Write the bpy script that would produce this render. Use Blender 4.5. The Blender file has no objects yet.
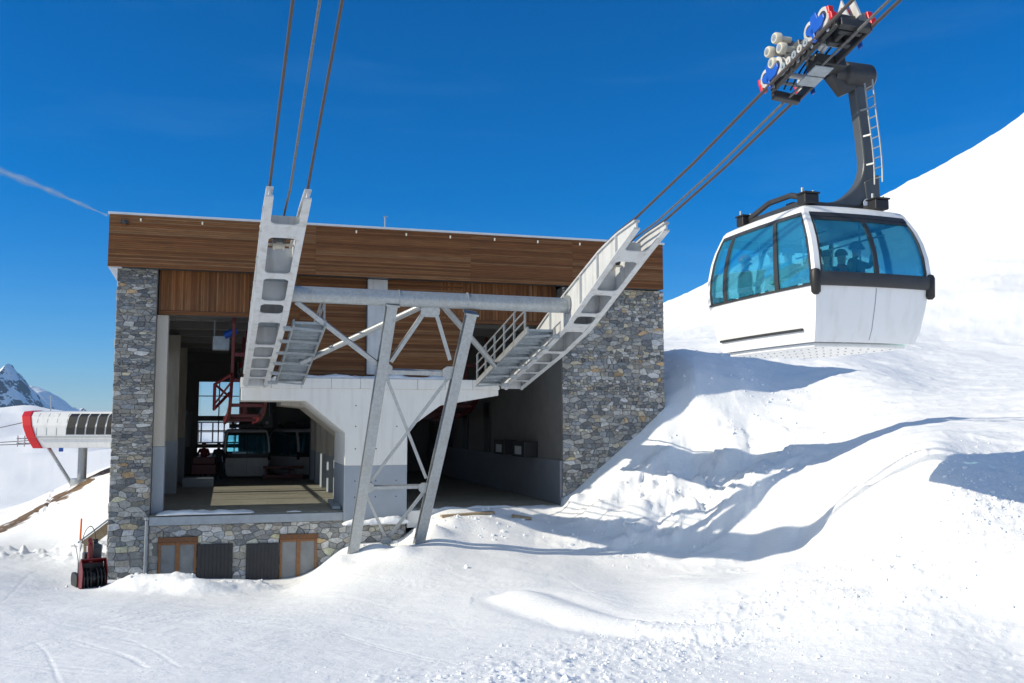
import bpy, bmesh, math, random
import numpy as np
from mathutils import Vector, Matrix
random.seed(7)
SC = bpy.context.scene
COL = SC.collection

# ------------------------------------------------------------------ camera
FPX, HZ = 960.0, 420.0
PIT = math.radians(5.3)
CY = HZ - FPX * math.tan(PIT)
CP, SP = math.cos(PIT), math.sin(PIT)
def ray(px, py):
    x = (px - 512) / FPX; y = (CY - py) / FPX
    return (x, CP - y * SP, SP + y * CP)
def at(px, py, Y):
    r = ray(px, py); k = Y / r[1]
    return (r[0] * k, Y, r[2] * k)
cam = bpy.data.cameras.new("camera")
camo = bpy.data.objects.new("camera", cam); COL.objects.link(camo)
cam.sensor_width = 36.0; cam.lens = FPX / 1024 * 36.0
cam.shift_y = (CY - 341.5) / 1024.0
cam.clip_start = 0.1; cam.clip_end = 20000
camo.location = (0, 0, 0); camo.rotation_euler = (math.pi / 2 + PIT, 0, 0)
SC.camera = camo

# ------------------------------------------------------------------ frames
UX, UY = .9587, .2846
TH = math.atan2(UY, UX)
P0 = at(109.5, 240, 28)
class Frame:
    def __init__(s, ox, oy, rot):
        s.ox, s.oy, s.rot = ox, oy, rot; s.c, s.s_ = math.cos(rot), math.sin(rot)
    def w(s, p):
        return Vector((s.ox + s.c * p[0] - s.s_ * p[1], s.oy + s.s_ * p[0] + s.c * p[1], p[2]))
    def inv(s, X, Y):
        X = X - s.ox; Y = Y - s.oy
        return (s.c * X + s.s_ * Y, -s.s_ * X + s.c * Y)
WORLD = Frame(0, 0, 0)
ST = Frame(P0[0], P0[1], TH)
_o = ST.w((4.27, 0, 0)); TL = Frame(_o.x, _o.y, TH + .024)
_o = ST.w((12.43, 0, 0)); TR = Frame(_o.x, _o.y, TH + .024)

# ------------------------------------------------------------------ objects
ORI = {}
def thing(name, label, cat, frame=ST, o=(0, 0, 0), group=None, kind=None):
    e = bpy.data.objects.new(name, None); COL.objects.link(e)
    e.empty_display_size = .2
    e.location = frame.w(o); e.rotation_euler = (0, 0, frame.rot)
    e['label'] = label; e['category'] = cat
    if group: e['group'] = group
    if kind: e['kind'] = kind
    ORI[e.name] = Vector(o)
    return e
class MB:
    def __init__(s, xf=None):
        s.v = []; s.f = []; s.c = []; s.xf = xf; s.col = (1, 1, 1)
    def add(s, vs, fs, col=None):
        n = len(s.v)
        s.v += [tuple(s.xf(p)) if s.xf else tuple(p) for p in vs]
        s.f += [tuple(n + i for i in f) for f in fs]
        s.c += [col or s.col] * len(fs)
        return s
    def box(s, x0, x1, y0, y1, z0, z1, col=None):
        return s.add([(x0, y0, z0), (x1, y0, z0), (x1, y1, z0), (x0, y1, z0), (x0, y0, z1), (x1, y0, z1), (x1, y1, z1), (x0, y1, z1)],
                     [(3, 2, 1, 0), (4, 5, 6, 7), (0, 1, 5, 4), (1, 2, 6, 5), (2, 3, 7, 6), (3, 0, 4, 7)], col)
    def prism(s, poly, fn, d0, d1, col=None):
        n = len(poly)
        return s.add([fn(a, b, d0) for a, b in poly] + [fn(a, b, d1) for a, b in poly],
                     [tuple(range(n)), tuple(range(2 * n - 1, n - 1, -1))] + [(i, n + i, n + (i + 1) % n, (i + 1) % n) for i in range(n)], col)
    def xz(s, poly, y0, y1, col=None): return s.prism(poly, lambda a, b, d: (a, d, b), y0, y1, col)
    def yz(s, poly, x0, x1, col=None): return s.prism(poly, lambda a, b, d: (d, a, b), x0, x1, col)
    def xy(s, poly, z0, z1, col=None): return s.prism(poly, lambda a, b, d: (a, b, d), z0, z1, col)
    def tube(s, pts, r, n=10, col=None):
        pts = [Vector(p) for p in pts]; m = len(pts)
        rs = r if isinstance(r, (list, tuple)) else [r] * m
        vs = []; up = None
        for i, p in enumerate(pts):
            d = (pts[min(i + 1, m - 1)] - pts[max(i - 1, 0)]).normalized()
            if up is None:
                up = Vector((0, 0, 1)) if abs(d.z) < .9 else Vector((1, 0, 0))
            a = d.cross(up).normalized(); b = a.cross(d).normalized(); up = b
            for k in range(n):
                q = 2 * math.pi * k / n
                vs.append(p + (a * math.cos(q) + b * math.sin(q)) * rs[i])
        fs = [(i * n + k, i * n + (k + 1) % n, (i + 1) * n + (k + 1) % n, (i + 1) * n + k) for i in range(m - 1) for k in range(n)]
        fs += [tuple(range(n - 1, -1, -1)), tuple(range((m - 1) * n, m * n))]
        return s.add(vs, fs, col)
    def bar(s, p, q, w, h, up=(0, 0, 1), col=None):
        p, q, up = Vector(p), Vector(q), Vector(up)
        d = (q - p).normalized(); a = d.cross(up)
        if a.length < 1e-4: a = d.cross(Vector((1, 0, 0)))
        a.normalize(); b = a.cross(d)
        vs = [o + a * x * w / 2 + b * y * h / 2 for o in (p, q) for x, y in ((-1, -1), (1, -1), (1, 1), (-1, 1))]
        return s.add(vs, [(3, 2, 1, 0), (4, 5, 6, 7), (0, 1, 5, 4), (1, 2, 6, 5), (2, 3, 7, 6), (3, 0, 4, 7)], col)
    def hbeam(s, p, q, w, h, th, up, col=None):
        p, q, up = Vector(p), Vector(q), Vector(up)
        d = (q - p).normalized(); a = d.cross(up).normalized(); b = a.cross(d)
        s.bar(p + b * (h / 2 - th / 2), q + b * (h / 2 - th / 2), w, th, up, col)
        s.bar(p - b * (h / 2 - th / 2), q - b * (h / 2 - th / 2), w, th, up, col)
        return s.bar(p, q, th, h - 2 * th - .004, up, col)
    def mesh(s, name, o=(0, 0, 0), smooth=False):
        me = bpy.data.meshes.new(name)
        o = Vector(o)
        me.from_pydata([tuple(Vector(p) - o) for p in s.v], [], s.f)
        bm = bmesh.new(); bm.from_mesh(me); bmesh.ops.recalc_face_normals(bm, faces=bm.faces); bm.to_mesh(me); bm.free()
        if any(c != (1, 1, 1) for c in s.c):
            at_ = me.color_attributes.new("Col", 'FLOAT_COLOR', 'CORNER')
            arr = np.ones((len(me.loops), 4), np.float32)
            for p, c in zip(me.polygons, s.c):
                arr[p.loop_start:p.loop_start + p.loop_total, :3] = c
            at_.data.foreach_set('color', arr.ravel())
        if smooth:
            me.polygons.foreach_set('use_smooth', [True] * len(me.polygons))
        return me
    def build(s, name, mat, parent, bevel=0, smooth=False, label=None, kind=None):
        o = ORI[parent.name]
        ob = bpy.data.objects.new(name, s.mesh(name, o, smooth)); COL.objects.link(ob)
        ob.parent = parent; ORI[ob.name] = o
        ob.data.materials.append(mat)
        fin(ob, bevel, smooth)
        if label: ob['label'] = label
        if kind: ob['kind'] = kind
        return ob
    def single(s, name, mat, label, cat, frame=ST, o=(0, 0, 0), bevel=0, smooth=False, group=None, kind=None):
        ob = bpy.data.objects.new(name, s.mesh(name, o, smooth)); COL.objects.link(ob)
        ob.location = frame.w(o); ob.rotation_euler = (0, 0, frame.rot)
        ob.data.materials.append(mat); ORI[ob.name] = Vector(o)
        fin(ob, bevel, smooth)
        ob['label'] = label; ob['category'] = cat
        if group: ob['group'] = group
        if kind: ob['kind'] = kind
        return ob
def fin(ob, bevel, smooth):
    if bevel:
        m = ob.modifiers.new("bevel", 'BEVEL'); m.width = bevel; m.segments = 2; m.limit_method = 'ANGLE'; m.angle_limit = .6
    if smooth:
        try:
            for e in ob.data.edges: pass
            m = ob.modifiers.new("split", 'EDGE_SPLIT'); m.split_angle = math.radians(40)
        except Exception: pass
def copy_tree(o, parent=None):
    c = o.copy(); COL.objects.link(c)
    if parent: c.parent = parent
    for ch in list(o.children): copy_tree(ch, c)
    return c

# ------------------------------------------------------------------ materials
def nt(name):
    m = bpy.data.materials.new(name); m.use_nodes = True
    return m, m.node_tree.nodes, m.node_tree.links, m.node_tree.nodes['Principled BSDF']
def paint(name, col, rough=.5, metal=0, vary=.12, scale=3.0, bump=0., bscale=40, stain=None, spec=.5):
    m, N, L, B = nt(name)
    tc = N.new('ShaderNodeTexCoord')
    n1 = N.new('ShaderNodeTexNoise'); n1.inputs['Scale'].default_value = scale; n1.inputs['Detail'].default_value = 8
    n1.inputs['Roughness'].default_value = .65
    L.new(tc.outputs['Object'], n1.inputs['Vector'])
    r = N.new('ShaderNodeValToRGB'); r.color_ramp.elements[0].position = .3; r.color_ramp.elements[1].position = .72
    a = [max(0, c * (1 - vary)) for c in col]; b = [min(1, c * (1 + vary)) for c in col]
    r.color_ramp.elements[0].color = (*a, 1); r.color_ramp.elements[1].color = (*b, 1)
    L.new(n1.outputs['Fac'], r.inputs['Fac'])
    out = r.outputs['Color']
    if stain:
        mp = N.new('ShaderNodeMapping'); mp.inputs['Scale'].default_value = (3.5, 3.5, .35)
        L.new(tc.outputs['Object'], mp.inputs['Vector'])
        n2 = N.new('ShaderNodeTexNoise'); n2.inputs['Scale'].default_value = 1.6; n2.inputs['Detail'].default_value = 6
        L.new(mp.outputs['Vector'], n2.inputs['Vector'])
        r2 = N.new('ShaderNodeValToRGB'); r2.color_ramp.elements[0].position = .5; r2.color_ramp.elements[1].position = .72
        L.new(n2.outputs['Fac'], r2.inputs['Fac'])
        mx = N.new('ShaderNodeMix'); mx.data_type = 'RGBA'; mx.inputs[7].default_value = (*stain, 1)
        mu = N.new('ShaderNodeMath'); mu.operation = 'MULTIPLY'; mu.inputs[1].default_value = .45
        L.new(r2.outputs['Color'], mu.inputs[0]); L.new(mu.outputs[0], mx.inputs[0])
        L.new(out, mx.inputs[6]); out = mx.outputs[2]
    L.new(out, B.inputs['Base Color'])
    B.inputs['Roughness'].default_value = rough; B.inputs['Metallic'].default_value = metal
    B.inputs['Specular IOR Level'].default_value = spec
    if bump:
        n3 = N.new('ShaderNodeTexNoise'); n3.inputs['Scale'].default_value = bscale; n3.inputs['Detail'].default_value = 6
        L.new(tc.outputs['Object'], n3.inputs['Vector'])
        bp = N.new('ShaderNodeBump'); bp.inputs['Strength'].default_value = bump; bp.inputs['Distance'].default_value = .02
        L.new(n3.outputs['Fac'], bp.inputs['Height']); L.new(bp.outputs['Normal'], B.inputs['Normal'])
    return m
def attr_mat(name, rough, stretch, nscale, lo, hi, bump, bscale, spec=.3):
    """colour from the per-stone / per-board attribute, broken up by noise"""
    m, N, L, B = nt(name)
    tc = N.new('ShaderNodeTexCoord')
    mp = N.new('ShaderNodeMapping'); mp.inputs['Scale'].default_value = stretch
    L.new(tc.outputs['Object'], mp.inputs['Vector'])
    at_ = N.new('ShaderNodeVertexColor'); at_.layer_name = "Col"
    n = N.new('ShaderNodeTexNoise'); n.inputs['Scale'].default_value = nscale; n.inputs['Detail'].default_value = 10; n.inputs['Roughness'].default_value = .7
    L.new(mp.outputs['Vector'], n.inputs['Vector'])
    mr = N.new('ShaderNodeMapRange'); mr.inputs['From Min'].default_value = .3; mr.inputs['From Max'].default_value = .7
    mr.inputs['To Min'].default_value = lo; mr.inputs['To Max'].default_value = hi
    L.new(n.outputs['Fac'], mr.inputs['Value'])
    mx = N.new('ShaderNodeVectorMath'); mx.operation = 'SCALE'
    L.new(at_.outputs['Color'], mx.inputs[0]); L.new(mr.outputs['Result'], mx.inputs['Scale'])
    L.new(mx.outputs['Vector'], B.inputs['Base Color'])
    B.inputs['Roughness'].default_value = rough; B.inputs['Specular IOR Level'].default_value = spec
    n2 = N.new('ShaderNodeTexNoise'); n2.inputs['Scale'].default_value = bscale; n2.inputs['Detail'].default_value = 8
    L.new(mp.outputs['Vector'], n2.inputs['Vector'])
    bp = N.new('ShaderNodeBump'); bp.inputs['Strength'].default_value = bump; bp.inputs['Distance'].default_value = .03
    L.new(n2.outputs['Fac'], bp.inputs['Height']); L.new(bp.outputs['Normal'], B.inputs['Normal'])
    return m
def glass_mat(name, tint, refl=.08, rough=.02, haze=None):
    m, N, L, B = nt(name)
    N.remove(B); out = N['Material Output']
    t = N.new('ShaderNodeBsdfTransparent'); t.inputs['Color'].default_value = (*tint, 1)
    g = N.new('ShaderNodeBsdfGlossy'); g.inputs['Roughness'].default_value = rough; g.inputs['Color'].default_value = (.9, .95, 1, 1)
    fr = N.new('ShaderNodeFresnel'); fr.inputs['IOR'].default_value = 1.5
    ad = N.new('ShaderNodeMath'); ad.operation = 'MULTIPLY'; ad.inputs[1].default_value = refl / .04 * .5
    L.new(fr.outputs[0], ad.inputs[0])
    mx = N.new('ShaderNodeMixShader'); L.new(ad.outputs[0], mx.inputs[0]); L.new(t.outputs[0], mx.inputs[1]); L.new(g.outputs[0], mx.inputs[2])
    last = mx
    if haze:  # thin film of dirt and frost that scatters a little light
        df = N.new('ShaderNodeBsdfDiffuse'); df.inputs['Color'].default_value = (*haze[:3], 1)
        m2 = N.new('ShaderNodeMixShader'); m2.inputs[0].default_value = haze[3]; L.new(mx.outputs[0], m2.inputs[1]); L.new(df.outputs[0], m2.inputs[2]); last = m2
    L.new(last.outputs[0], out.inputs['Surface'])
    return m
M = {}
M['white'] = paint('white_paint', (.8, .81, .82), .28, vary=.03, scale=1.5, stain=(.62, .62, .60))
M['white_steel'] = paint('white_coated_steel', (.55, .57, .585), .45, vary=.08, scale=2.5, stain=(.3, .28, .25))
M['galv'] = paint('galvanised_steel', (.36, .39, .41), .42, metal=.5, vary=.18, scale=14, bump=.05, bscale=60, stain=(.30, .29, .27))
M['grating'] = paint('galvanised_grating', (.34, .39, .43), .5, metal=.3, vary=.2, scale=6)
M['concrete'] = paint('pale_concrete', (.80, .79, .755), .85, vary=.04, scale=1.2, bump=.12, bscale=30, stain=(.62, .60, .55))
M['concrete_grey'] = paint('grey_painted_concrete', (.34, .38, .43), .7, vary=.08, scale=1.5, bump=.1, bscale=25)
M['beige'] = paint('beige_wall_paint', (.56, .52, .45), .8, vary=.06, scale=1.2, stain=(.25, .23, .2))
M['wain'] = paint('grey_wainscot_paint', (.20, .21, .235), .6, vary=.1, scale=2)
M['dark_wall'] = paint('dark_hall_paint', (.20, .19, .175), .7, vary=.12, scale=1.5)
M['dark'] = paint('dark_grey_steel', (.035, .037, .040), .45, vary=.25, scale=5)
M['arm'] = paint('slate_grey_steel', (.075, .085, .095), .4, vary=.15, scale=3)
M['black'] = paint('black_rubber', (.014, .014, .015), .5, vary=.2, scale=6)
M['anthracite'] = paint('anthracite_shutter', (.026, .027, .030), .6, vary=.2, scale=5, bump=.1)
M['red'] = paint('red_steel', (.13, .005, .009), .4, vary=.15, scale=3)
M['redw'] = paint('red_plastic', (.62, .02, .025), .35, vary=.1, scale=3)
M['blue'] = paint('blue_steel', (.01, .09, .45), .35, vary=.12, scale=4)
M['cream_roller'] = paint('cream_roller', (.62, .58, .48), .45, vary=.12, scale=8)
M['rope'] = paint('steel_rope', (.085, .070, .066), .55, metal=.3, vary=.12, scale=4)
M['rope_pale'] = paint('pale_steel_rope', (.16, .16, .16), .5, metal=.5, vary=.3, scale=20)
M['floor'] = paint('worn_concrete_floor', (.30, .28, .23), .75, vary=.2, scale=.8, bump=.1, bscale=12, stain=(.1, .1, .09))
M['mortar'] = paint('dark_mortar', (.21, .205, .19), .95, vary=.2, scale=6, bump=.5, bscale=30)
M['stone'] = attr_mat('rubble_stone', .9, (1, 1, 1), 9, .62, 1.3, .9, 22, spec=.2)
M['wood'] = attr_mat('stained_larch_boards', .6, (.5, 3, 9), 2.2, .62, 1.35, .35, 7)
M['woodv'] = attr_mat('stained_larch_vertical', .6, (9, 3, .6), 2.2, .65, 1.3, .35, 7)
M['frame_wood'] = paint('honey_window_wood', (.22, .095, .03), .45, vary=.25, scale=12)
M['lintel'] = paint('brown_lintel_wood', (.16, .065, .022), .55, vary=.3, scale=12)
M['raw_wood'] = paint('weathered_plank', (.36, .27, .17), .75, vary=.25, scale=9)
M['flash'] = paint('pale_roof_flashing', (.68, .69, .70), .5, vary=.05)
M['gutter'] = paint('zinc_gutter', (.32, .36, .40), .45, metal=.4, vary=.12, scale=4)
M['wheel'] = paint('worn_wheel_liner', (.50, .50, .49), .55, vary=.25, scale=9, stain=(.12, .11, .10))
M['lamp'] = paint('cream_lamp_housing', (.75, .72, .6), .5, vary=.05)
M['glass_blue'] = glass_mat('blue_tinted_glass', (.68, .955, 1.0), .06, haze=(.10, .65, .95, .07))
M['glass'] = glass_mat('clear_glass', (.93, .96, .98), .06)
M['glass_dark'] = glass_mat('smoked_glass', (.10, .13, .17), .12)
M['glass_win'] = paint('curtained_window_glass', (.19, .21, .225), .12, vary=.25, scale=2)
M['orange'] = paint('orange_marker', (.75, .16, .03), .5, vary=.1)
M['skin'] = paint('skin', (.5, .3, .22), .55, vary=.05)
def snow_mat(name, col, bumps):
    m, N, L, B = nt(name)
    g = N.new('ShaderNodeNewGeometry')
    hh = None
    for sc, det, amt in bumps:
        n = N.new('ShaderNodeTexNoise'); n.inputs['Scale'].default_value = sc; n.inputs['Detail'].default_value = det; n.inputs['Roughness'].default_value = .65
        L.new(g.outputs['Position'], n.inputs['Vector'])
        mu = N.new('ShaderNodeMath'); mu.operation = 'MULTIPLY'; mu.inputs[1].default_value = amt; L.new(n.outputs['Fac'], mu.inputs[0])
        if hh is None: hh = mu.outputs[0]
        else:
            ad = N.new('ShaderNodeMath'); L.new(hh, ad.inputs[0]); L.new(mu.outputs[0], ad.inputs[1]); hh = ad.outputs[0]
    bp = N.new('ShaderNodeBump'); bp.inputs['Strength'].default_value = 1; bp.inputs['Distance'].default_value = 1
    L.new(hh, bp.inputs['Height']); L.new(bp.outputs['Normal'], B.inputs['Normal'])
    B.inputs['Base Color'].default_value = (*col, 1)
    B.inputs['Roughness'].default_value = .7; B.inputs['Specular IOR Level'].default_value = .15
    return m, N, L, B
M['snow'] = snow_mat('packed_snow', (.87, .89, .92), [(2.2, 6, .035), (14, 6, .010), (60, 3, .0025)])[0]
# ground: snow, with bare brown earth on the rocky lip at the left
m, N, L, B = snow_mat('snow_ground', (.87, .89, .92), [(1.3, 5, .028), (9, 6, .016), (38, 4, .007)])
va = N.new('ShaderNodeVertexColor'); va.layer_name = 'earth'
n = N.new('ShaderNodeTexNoise'); n.inputs['Scale'].default_value = 1.3; n.inputs['Detail'].default_value = 9
g = [x for x in N if x.bl_idname == 'ShaderNodeNewGeometry'][0]
L.new(g.outputs['Position'], n.inputs['Vector'])
r = N.new('ShaderNodeValToRGB'); r.color_ramp.elements[0].color = (.045, .028, .016, 1); r.color_ramp.elements[1].color = (.20, .13, .075, 1)
r.color_ramp.elements[0].position = .35; r.color_ramp.elements[1].position = .65
L.new(n.outputs['Fac'], r.inputs['Fac'])
mu = N.new('ShaderNodeMath'); mu.operation = 'ADD'; L.new(va.outputs['Color'], mu.inputs[0]); L.new(n.outputs['Fac'], mu.inputs[1])
gt = N.new('ShaderNodeMapRange'); gt.inputs['From Min'].default_value = .98; gt.inputs['From Max'].default_value = 1.06
L.new(mu.outputs[0], gt.inputs['Value'])
mx = N.new('ShaderNodeMix'); mx.data_type = 'RGBA'; mx.inputs[6].default_value = (.87, .89, .92, 1)
L.new(gt.outputs['Result'], mx.inputs[0]); L.new(r.outputs['Color'], mx.inputs[7]); L.new(mx.outputs[2], B.inputs['Base Color'])
M['ground'] = m

# ------------------------------------------------------------------ light
SUN = Vector((1, .285, -.575)).normalized()
sl = bpy.data.lights.new("sun", 'SUN'); so = bpy.data.objects.new("sun", sl); COL.objects.link(so)
sl.energy = 3.5; sl.angle = math.radians(.53); sl.color = (1, .90, .715)
so.rotation_euler = SUN.to_track_quat('-Z', 'Y').to_euler(); so.location = (-30, -10, 40)
w = bpy.data.worlds.new("World"); SC.world = w; w.use_nodes = True
N, L = w.node_tree.nodes, w.node_tree.links
bg = N['Background']
sky = N.new('ShaderNodeTexSky'); sky.sky_type = 'NISHITA'; sky.sun_disc = False
sky.sun_elevation = math.asin(-SUN.z); sky.sun_rotation = math.atan2(-SUN.x, -SUN.y)
sky.altitude = 1000; sky.air_density = 1.0; sky.dust_density = 0; sky.ozone_density = 10.0
hs = N.new('ShaderNodeHueSaturation'); hs.inputs['Saturation'].default_value = 1.2; hs.inputs['Value'].default_value = 1.0
L.new(sky.outputs['Color'], hs.inputs['Color'])
wp = N.new('ShaderNodeTexCoord'); wmp = N.new('ShaderNodeMapping'); wmp.inputs['Rotation'].default_value = (0, .35, 0); wmp.inputs['Scale'].default_value = (1.2, 2, 9); L.new(wp.outputs['Generated'], wmp.inputs['Vector'])
wn = N.new('ShaderNodeTexNoise'); wn.inputs['Scale'].default_value = 1.7; wn.inputs['Detail'].default_value = 8; wn.inputs['Roughness'].default_value = .6; L.new(wmp.outputs['Vector'], wn.inputs['Vector'])
wr = N.new('ShaderNodeMapRange'); wr.inputs['From Min'].default_value = .52; wr.inputs['From Max'].default_value = .85; wr.inputs['To Max'].default_value = .07; L.new(wn.outputs['Fac'], wr.inputs['Value'])
wx = N.new('ShaderNodeMix'); wx.data_type = 'RGBA'; wx.inputs[7].default_value = (2.8, 5.2, 8, 1); L.new(wr.outputs['Result'], wx.inputs[0]); L.new(hs.outputs['Color'], wx.inputs[6])
# added fill light: unseen bright sky patch behind the camera, on the sun's side
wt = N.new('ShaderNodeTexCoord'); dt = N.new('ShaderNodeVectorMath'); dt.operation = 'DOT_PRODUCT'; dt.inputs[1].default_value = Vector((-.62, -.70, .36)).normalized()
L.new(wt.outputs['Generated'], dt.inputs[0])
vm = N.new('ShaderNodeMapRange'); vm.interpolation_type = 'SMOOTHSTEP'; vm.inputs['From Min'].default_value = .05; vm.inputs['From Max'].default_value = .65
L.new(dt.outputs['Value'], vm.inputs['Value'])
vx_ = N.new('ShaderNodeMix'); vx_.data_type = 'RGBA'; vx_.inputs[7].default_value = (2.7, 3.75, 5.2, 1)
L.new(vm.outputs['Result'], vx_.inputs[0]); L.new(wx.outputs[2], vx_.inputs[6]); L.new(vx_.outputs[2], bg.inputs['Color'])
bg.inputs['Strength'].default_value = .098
SC.view_settings.view_transform = 'Standard'; SC.view_settings.look = 'None'
SC.view_settings.exposure = .40; SC.view_settings.gamma = 1
SC.render.engine = 'CYCLES'
SC.cycles.max_bounces = 8; SC.cycles.diffuse_bounces = 4; SC.cycles.transparent_max_bounces = 24
SC.cycles.use_denoising = True; SC.cycles.caustics_reflective = False; SC.cycles.caustics_refractive = False

# ------------------------------------------------------------------ terrain
CTRL = [  # pixel of the photograph and distance ahead of the camera
 (-300,690,11),(0,690,11),(250,690,11),(512,690,11),(768,690,11),(1024,690,10.5),(1300,690,9.5),
 (0,640,15.5),(250,640,15.5),(512,640,15.5),(768,635,15),(1024,620,13.4),
 (-150,600,21),(0,605,20.5),(120,607,21),(0,575,27),(60,588,26.5),(106,582,28),(-200,570,28),
 (0,547,35),(60,549,35),(-150,550,35),(30,538,39.5),(0,533,43),(40,510,46),(75,491,48),(110,473,50),(-150,540,45),(80,515,42),(105,520,38),
 (0,512,80),(-200,515,80),(110,495,85),(0,472,150),(110,468,160),(-200,478,150),(0,443,230),(110,446,230),(0,417,330),(120,426,330),(-250,412,330),(0,425,800),(120,430,800),(-250,425,800),
 (300,620,18.5),(400,600,21),(200,600,24),(250,597,25),(300,589,26.5),
 (160,582,28.3),(230,581,28.8),(310,575,29.4),(342,550,29.8),(400,541,30.4),(425,520,30.8),
 (352,562,27),(418,543,27.6),(385,552,27.3),
 (450,510,31),(500,508,31.4),(560,504,32),(470,540,28),(540,545,28.3),(560,562,26),(430,560,25.2),(520,577,23),(600,592,21),(650,602,19.6),
 (600,549,27.8),(680,550,27),(750,547,26),(800,536,24.6),(700,582,20.5),(780,566,19.6),
 (572,495,32.3),(600,468,32.7),(630,440,33.1),(664,405,33.7),(610,520,29.6),(680,518,28.6),(740,510,27.4),
 (640,480,31.2),(690,450,32),(750,440,31.4),(720,480,29.9),(820,430,30),(800,480,26.8),(790,505,25.6),
 (692,390,33.7),(740,382,34.4),(810,376,35.6),(870,371,35.6),(835,369,36),(940,390,33),
 (690,360,42),(740,356,42),(810,356,42),(900,355,48),(1024,352,48),
 (870,440,26),(940,410,27.2),(1024,402,26),(1024,440,20.6),(980,452,19.6),(930,466,18.8),(1024,478,17.8),(1024,525,16),(900,520,18.2),(900,570,16),(1024,570,14.4),(850,478,22.6),
 (1200,430,18),(1200,520,13.5),(1200,390,25),(1200,330,50),
 (664,322,112),(760,272,115),(830,238,118),(900,200,120),(960,173,120),(1024,142,120),(1150,50,120),(1300,-20,120),
 (740,335,62),(900,310,66),(1024,300,62),(1024,225,88),(900,260,90),(560,350,130),(450,400,150),(300,440,200),
]
CW = [at(*c) for c in CTRL]
CW += [(0,0,-1.75),(0,-10,-1.8),(12,0,-1.6),(-12,0,-2.2),(0,-40,-2),(60,-20,3),(-60,-20,-6),(-60,20,-6),(60,20,6),(3,5,-2.1),(-3,5,-2.25),
       (-80,60,-9),(0,-200,0),(200,0,25),(-200,0,-10),(-300,150,-12),(110,260,52),(40,300,30),(200,160,65)]
CW = np.array(CW)
def lp(X, Y):
    r = np.hypot(X, Y); k = np.log1p(r / 5) / np.maximum(r, 1e-6)
    return np.stack([X * k * 1.6, Y * k], -1)
def U(d2): return .5 * d2 * np.log(np.maximum(d2, 1e-12))
Q = lp(CW[:, 0], CW[:, 1])
# interpolate the elevation angle, far controls weigh as much as near ones
RS = np.hypot(CW[:, 0], CW[:, 1]) + 4
nC = len(Q)
A = np.zeros((nC + 3, nC + 3))
A[:nC, :nC] = U(((Q[:, None] - Q[None]) ** 2).sum(-1)) + np.eye(nC) * 2e-4
A[:nC, nC] = 1; A[:nC, nC + 1:] = Q; A[nC, :nC] = 1; A[nC + 1:, :nC] = Q.T
SOL = np.linalg.solve(A, np.concatenate([CW[:, 2] / RS, np.zeros(3)]))
def base_h(X, Y):
    X = np.asarray(X, float); Y = np.asarray(Y, float)
    sh = X.shape; X = X.ravel(); Y = Y.ravel(); out = np.zeros(X.size)
    for i in range(0, X.size, 20000):
        q = lp(X[i:i + 20000], Y[i:i + 20000])
        d2 = ((q[:, None] - Q[None]) ** 2).sum(-1)
        out[i:i + 20000] = (U(d2) @ SOL[:nC] + SOL[nC] + q @ SOL[nC + 1:]) * (np.hypot(X[i:i + 20000], Y[i:i + 20000]) + 4)
    return out.reshape(sh)
def vnoise(x, y, seed=0):
    xi = np.floor(x); yi = np.floor(y); fx = x - xi; fy = y - yi
    fx = fx * fx * fx * (fx * (fx * 6 - 15) + 10); fy = fy * fy * fy * (fy * (fy * 6 - 15) + 10)
    def h(a, b):
        s = np.sin(a * 127.1 + b * 311.7 + seed * 74.7) * 43758.5453
        return s - np.floor(s)
    return (h(xi, yi) * (1 - fx) + h(xi + 1, yi) * fx) * (1 - fy) + (h(xi, yi + 1) * (1 - fx) + h(xi + 1, yi + 1) * fx) * fy
def fbm(x, y, oct=4, seed=0):
    s = 0; a = .5
    for i in range(oct):
        s = s + a * (vnoise(x, y, seed + i) - .5); x = x * 2.03 + 3.1; y = y * 2.03 + 1.7; a *= .5
    return s
def sstep(a, b, x):
    t = np.clip((x - a) / (b - a), 0, 1); return t * t * (3 - 2 * t)
def ground_px(px, py):
    """where the sight line through a pixel meets the bare slope"""
    rx, ry, rz = ray(px, py); ks = np.exp(np.linspace(math.log(5), math.log(90), 900))
    hz = base_h(rx * ks, ry * ks); below = np.nonzero(rz * ks < hz)[0]
    k = ks[below[0]] if len(below) else 90
    return (rx * k, ry * k)
def poly_dist(X, Y, pts):
    best = np.full(X.shape, 1e9)
    for (ax, ay), (bx, by) in zip(pts[:-1], pts[1:]):
        dx, dy = bx - ax, by - ay; L2 = dx * dx + dy * dy + 1e-9
        t = np.clip(((X - ax) * dx + (Y - ay) * dy) / L2, 0, 1)
        best = np.minimum(best, np.hypot(X - ax - t * dx, Y - ay - t * dy))
    return best
def smooth_poly(pts, n=8):
    P = [Vector(p) for p in pts]; out = []
    for i in range(len(P) - 1):
        p0, p1, p2, p3 = P[max(i - 1, 0)], P[i], P[i + 1], P[min(i + 2, len(P) - 1)]
        for k in range(n):
            t = k / n
            out.append(.5 * ((2 * p1) + (p2 - p0) * t + (2 * p0 - 5 * p1 + 4 * p2 - p3) * t * t + (3 * p1 - p0 - 3 * p2 + p3) * t ** 3))
    return [tuple(p) for p in out] + [tuple(P[-1])]
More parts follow.
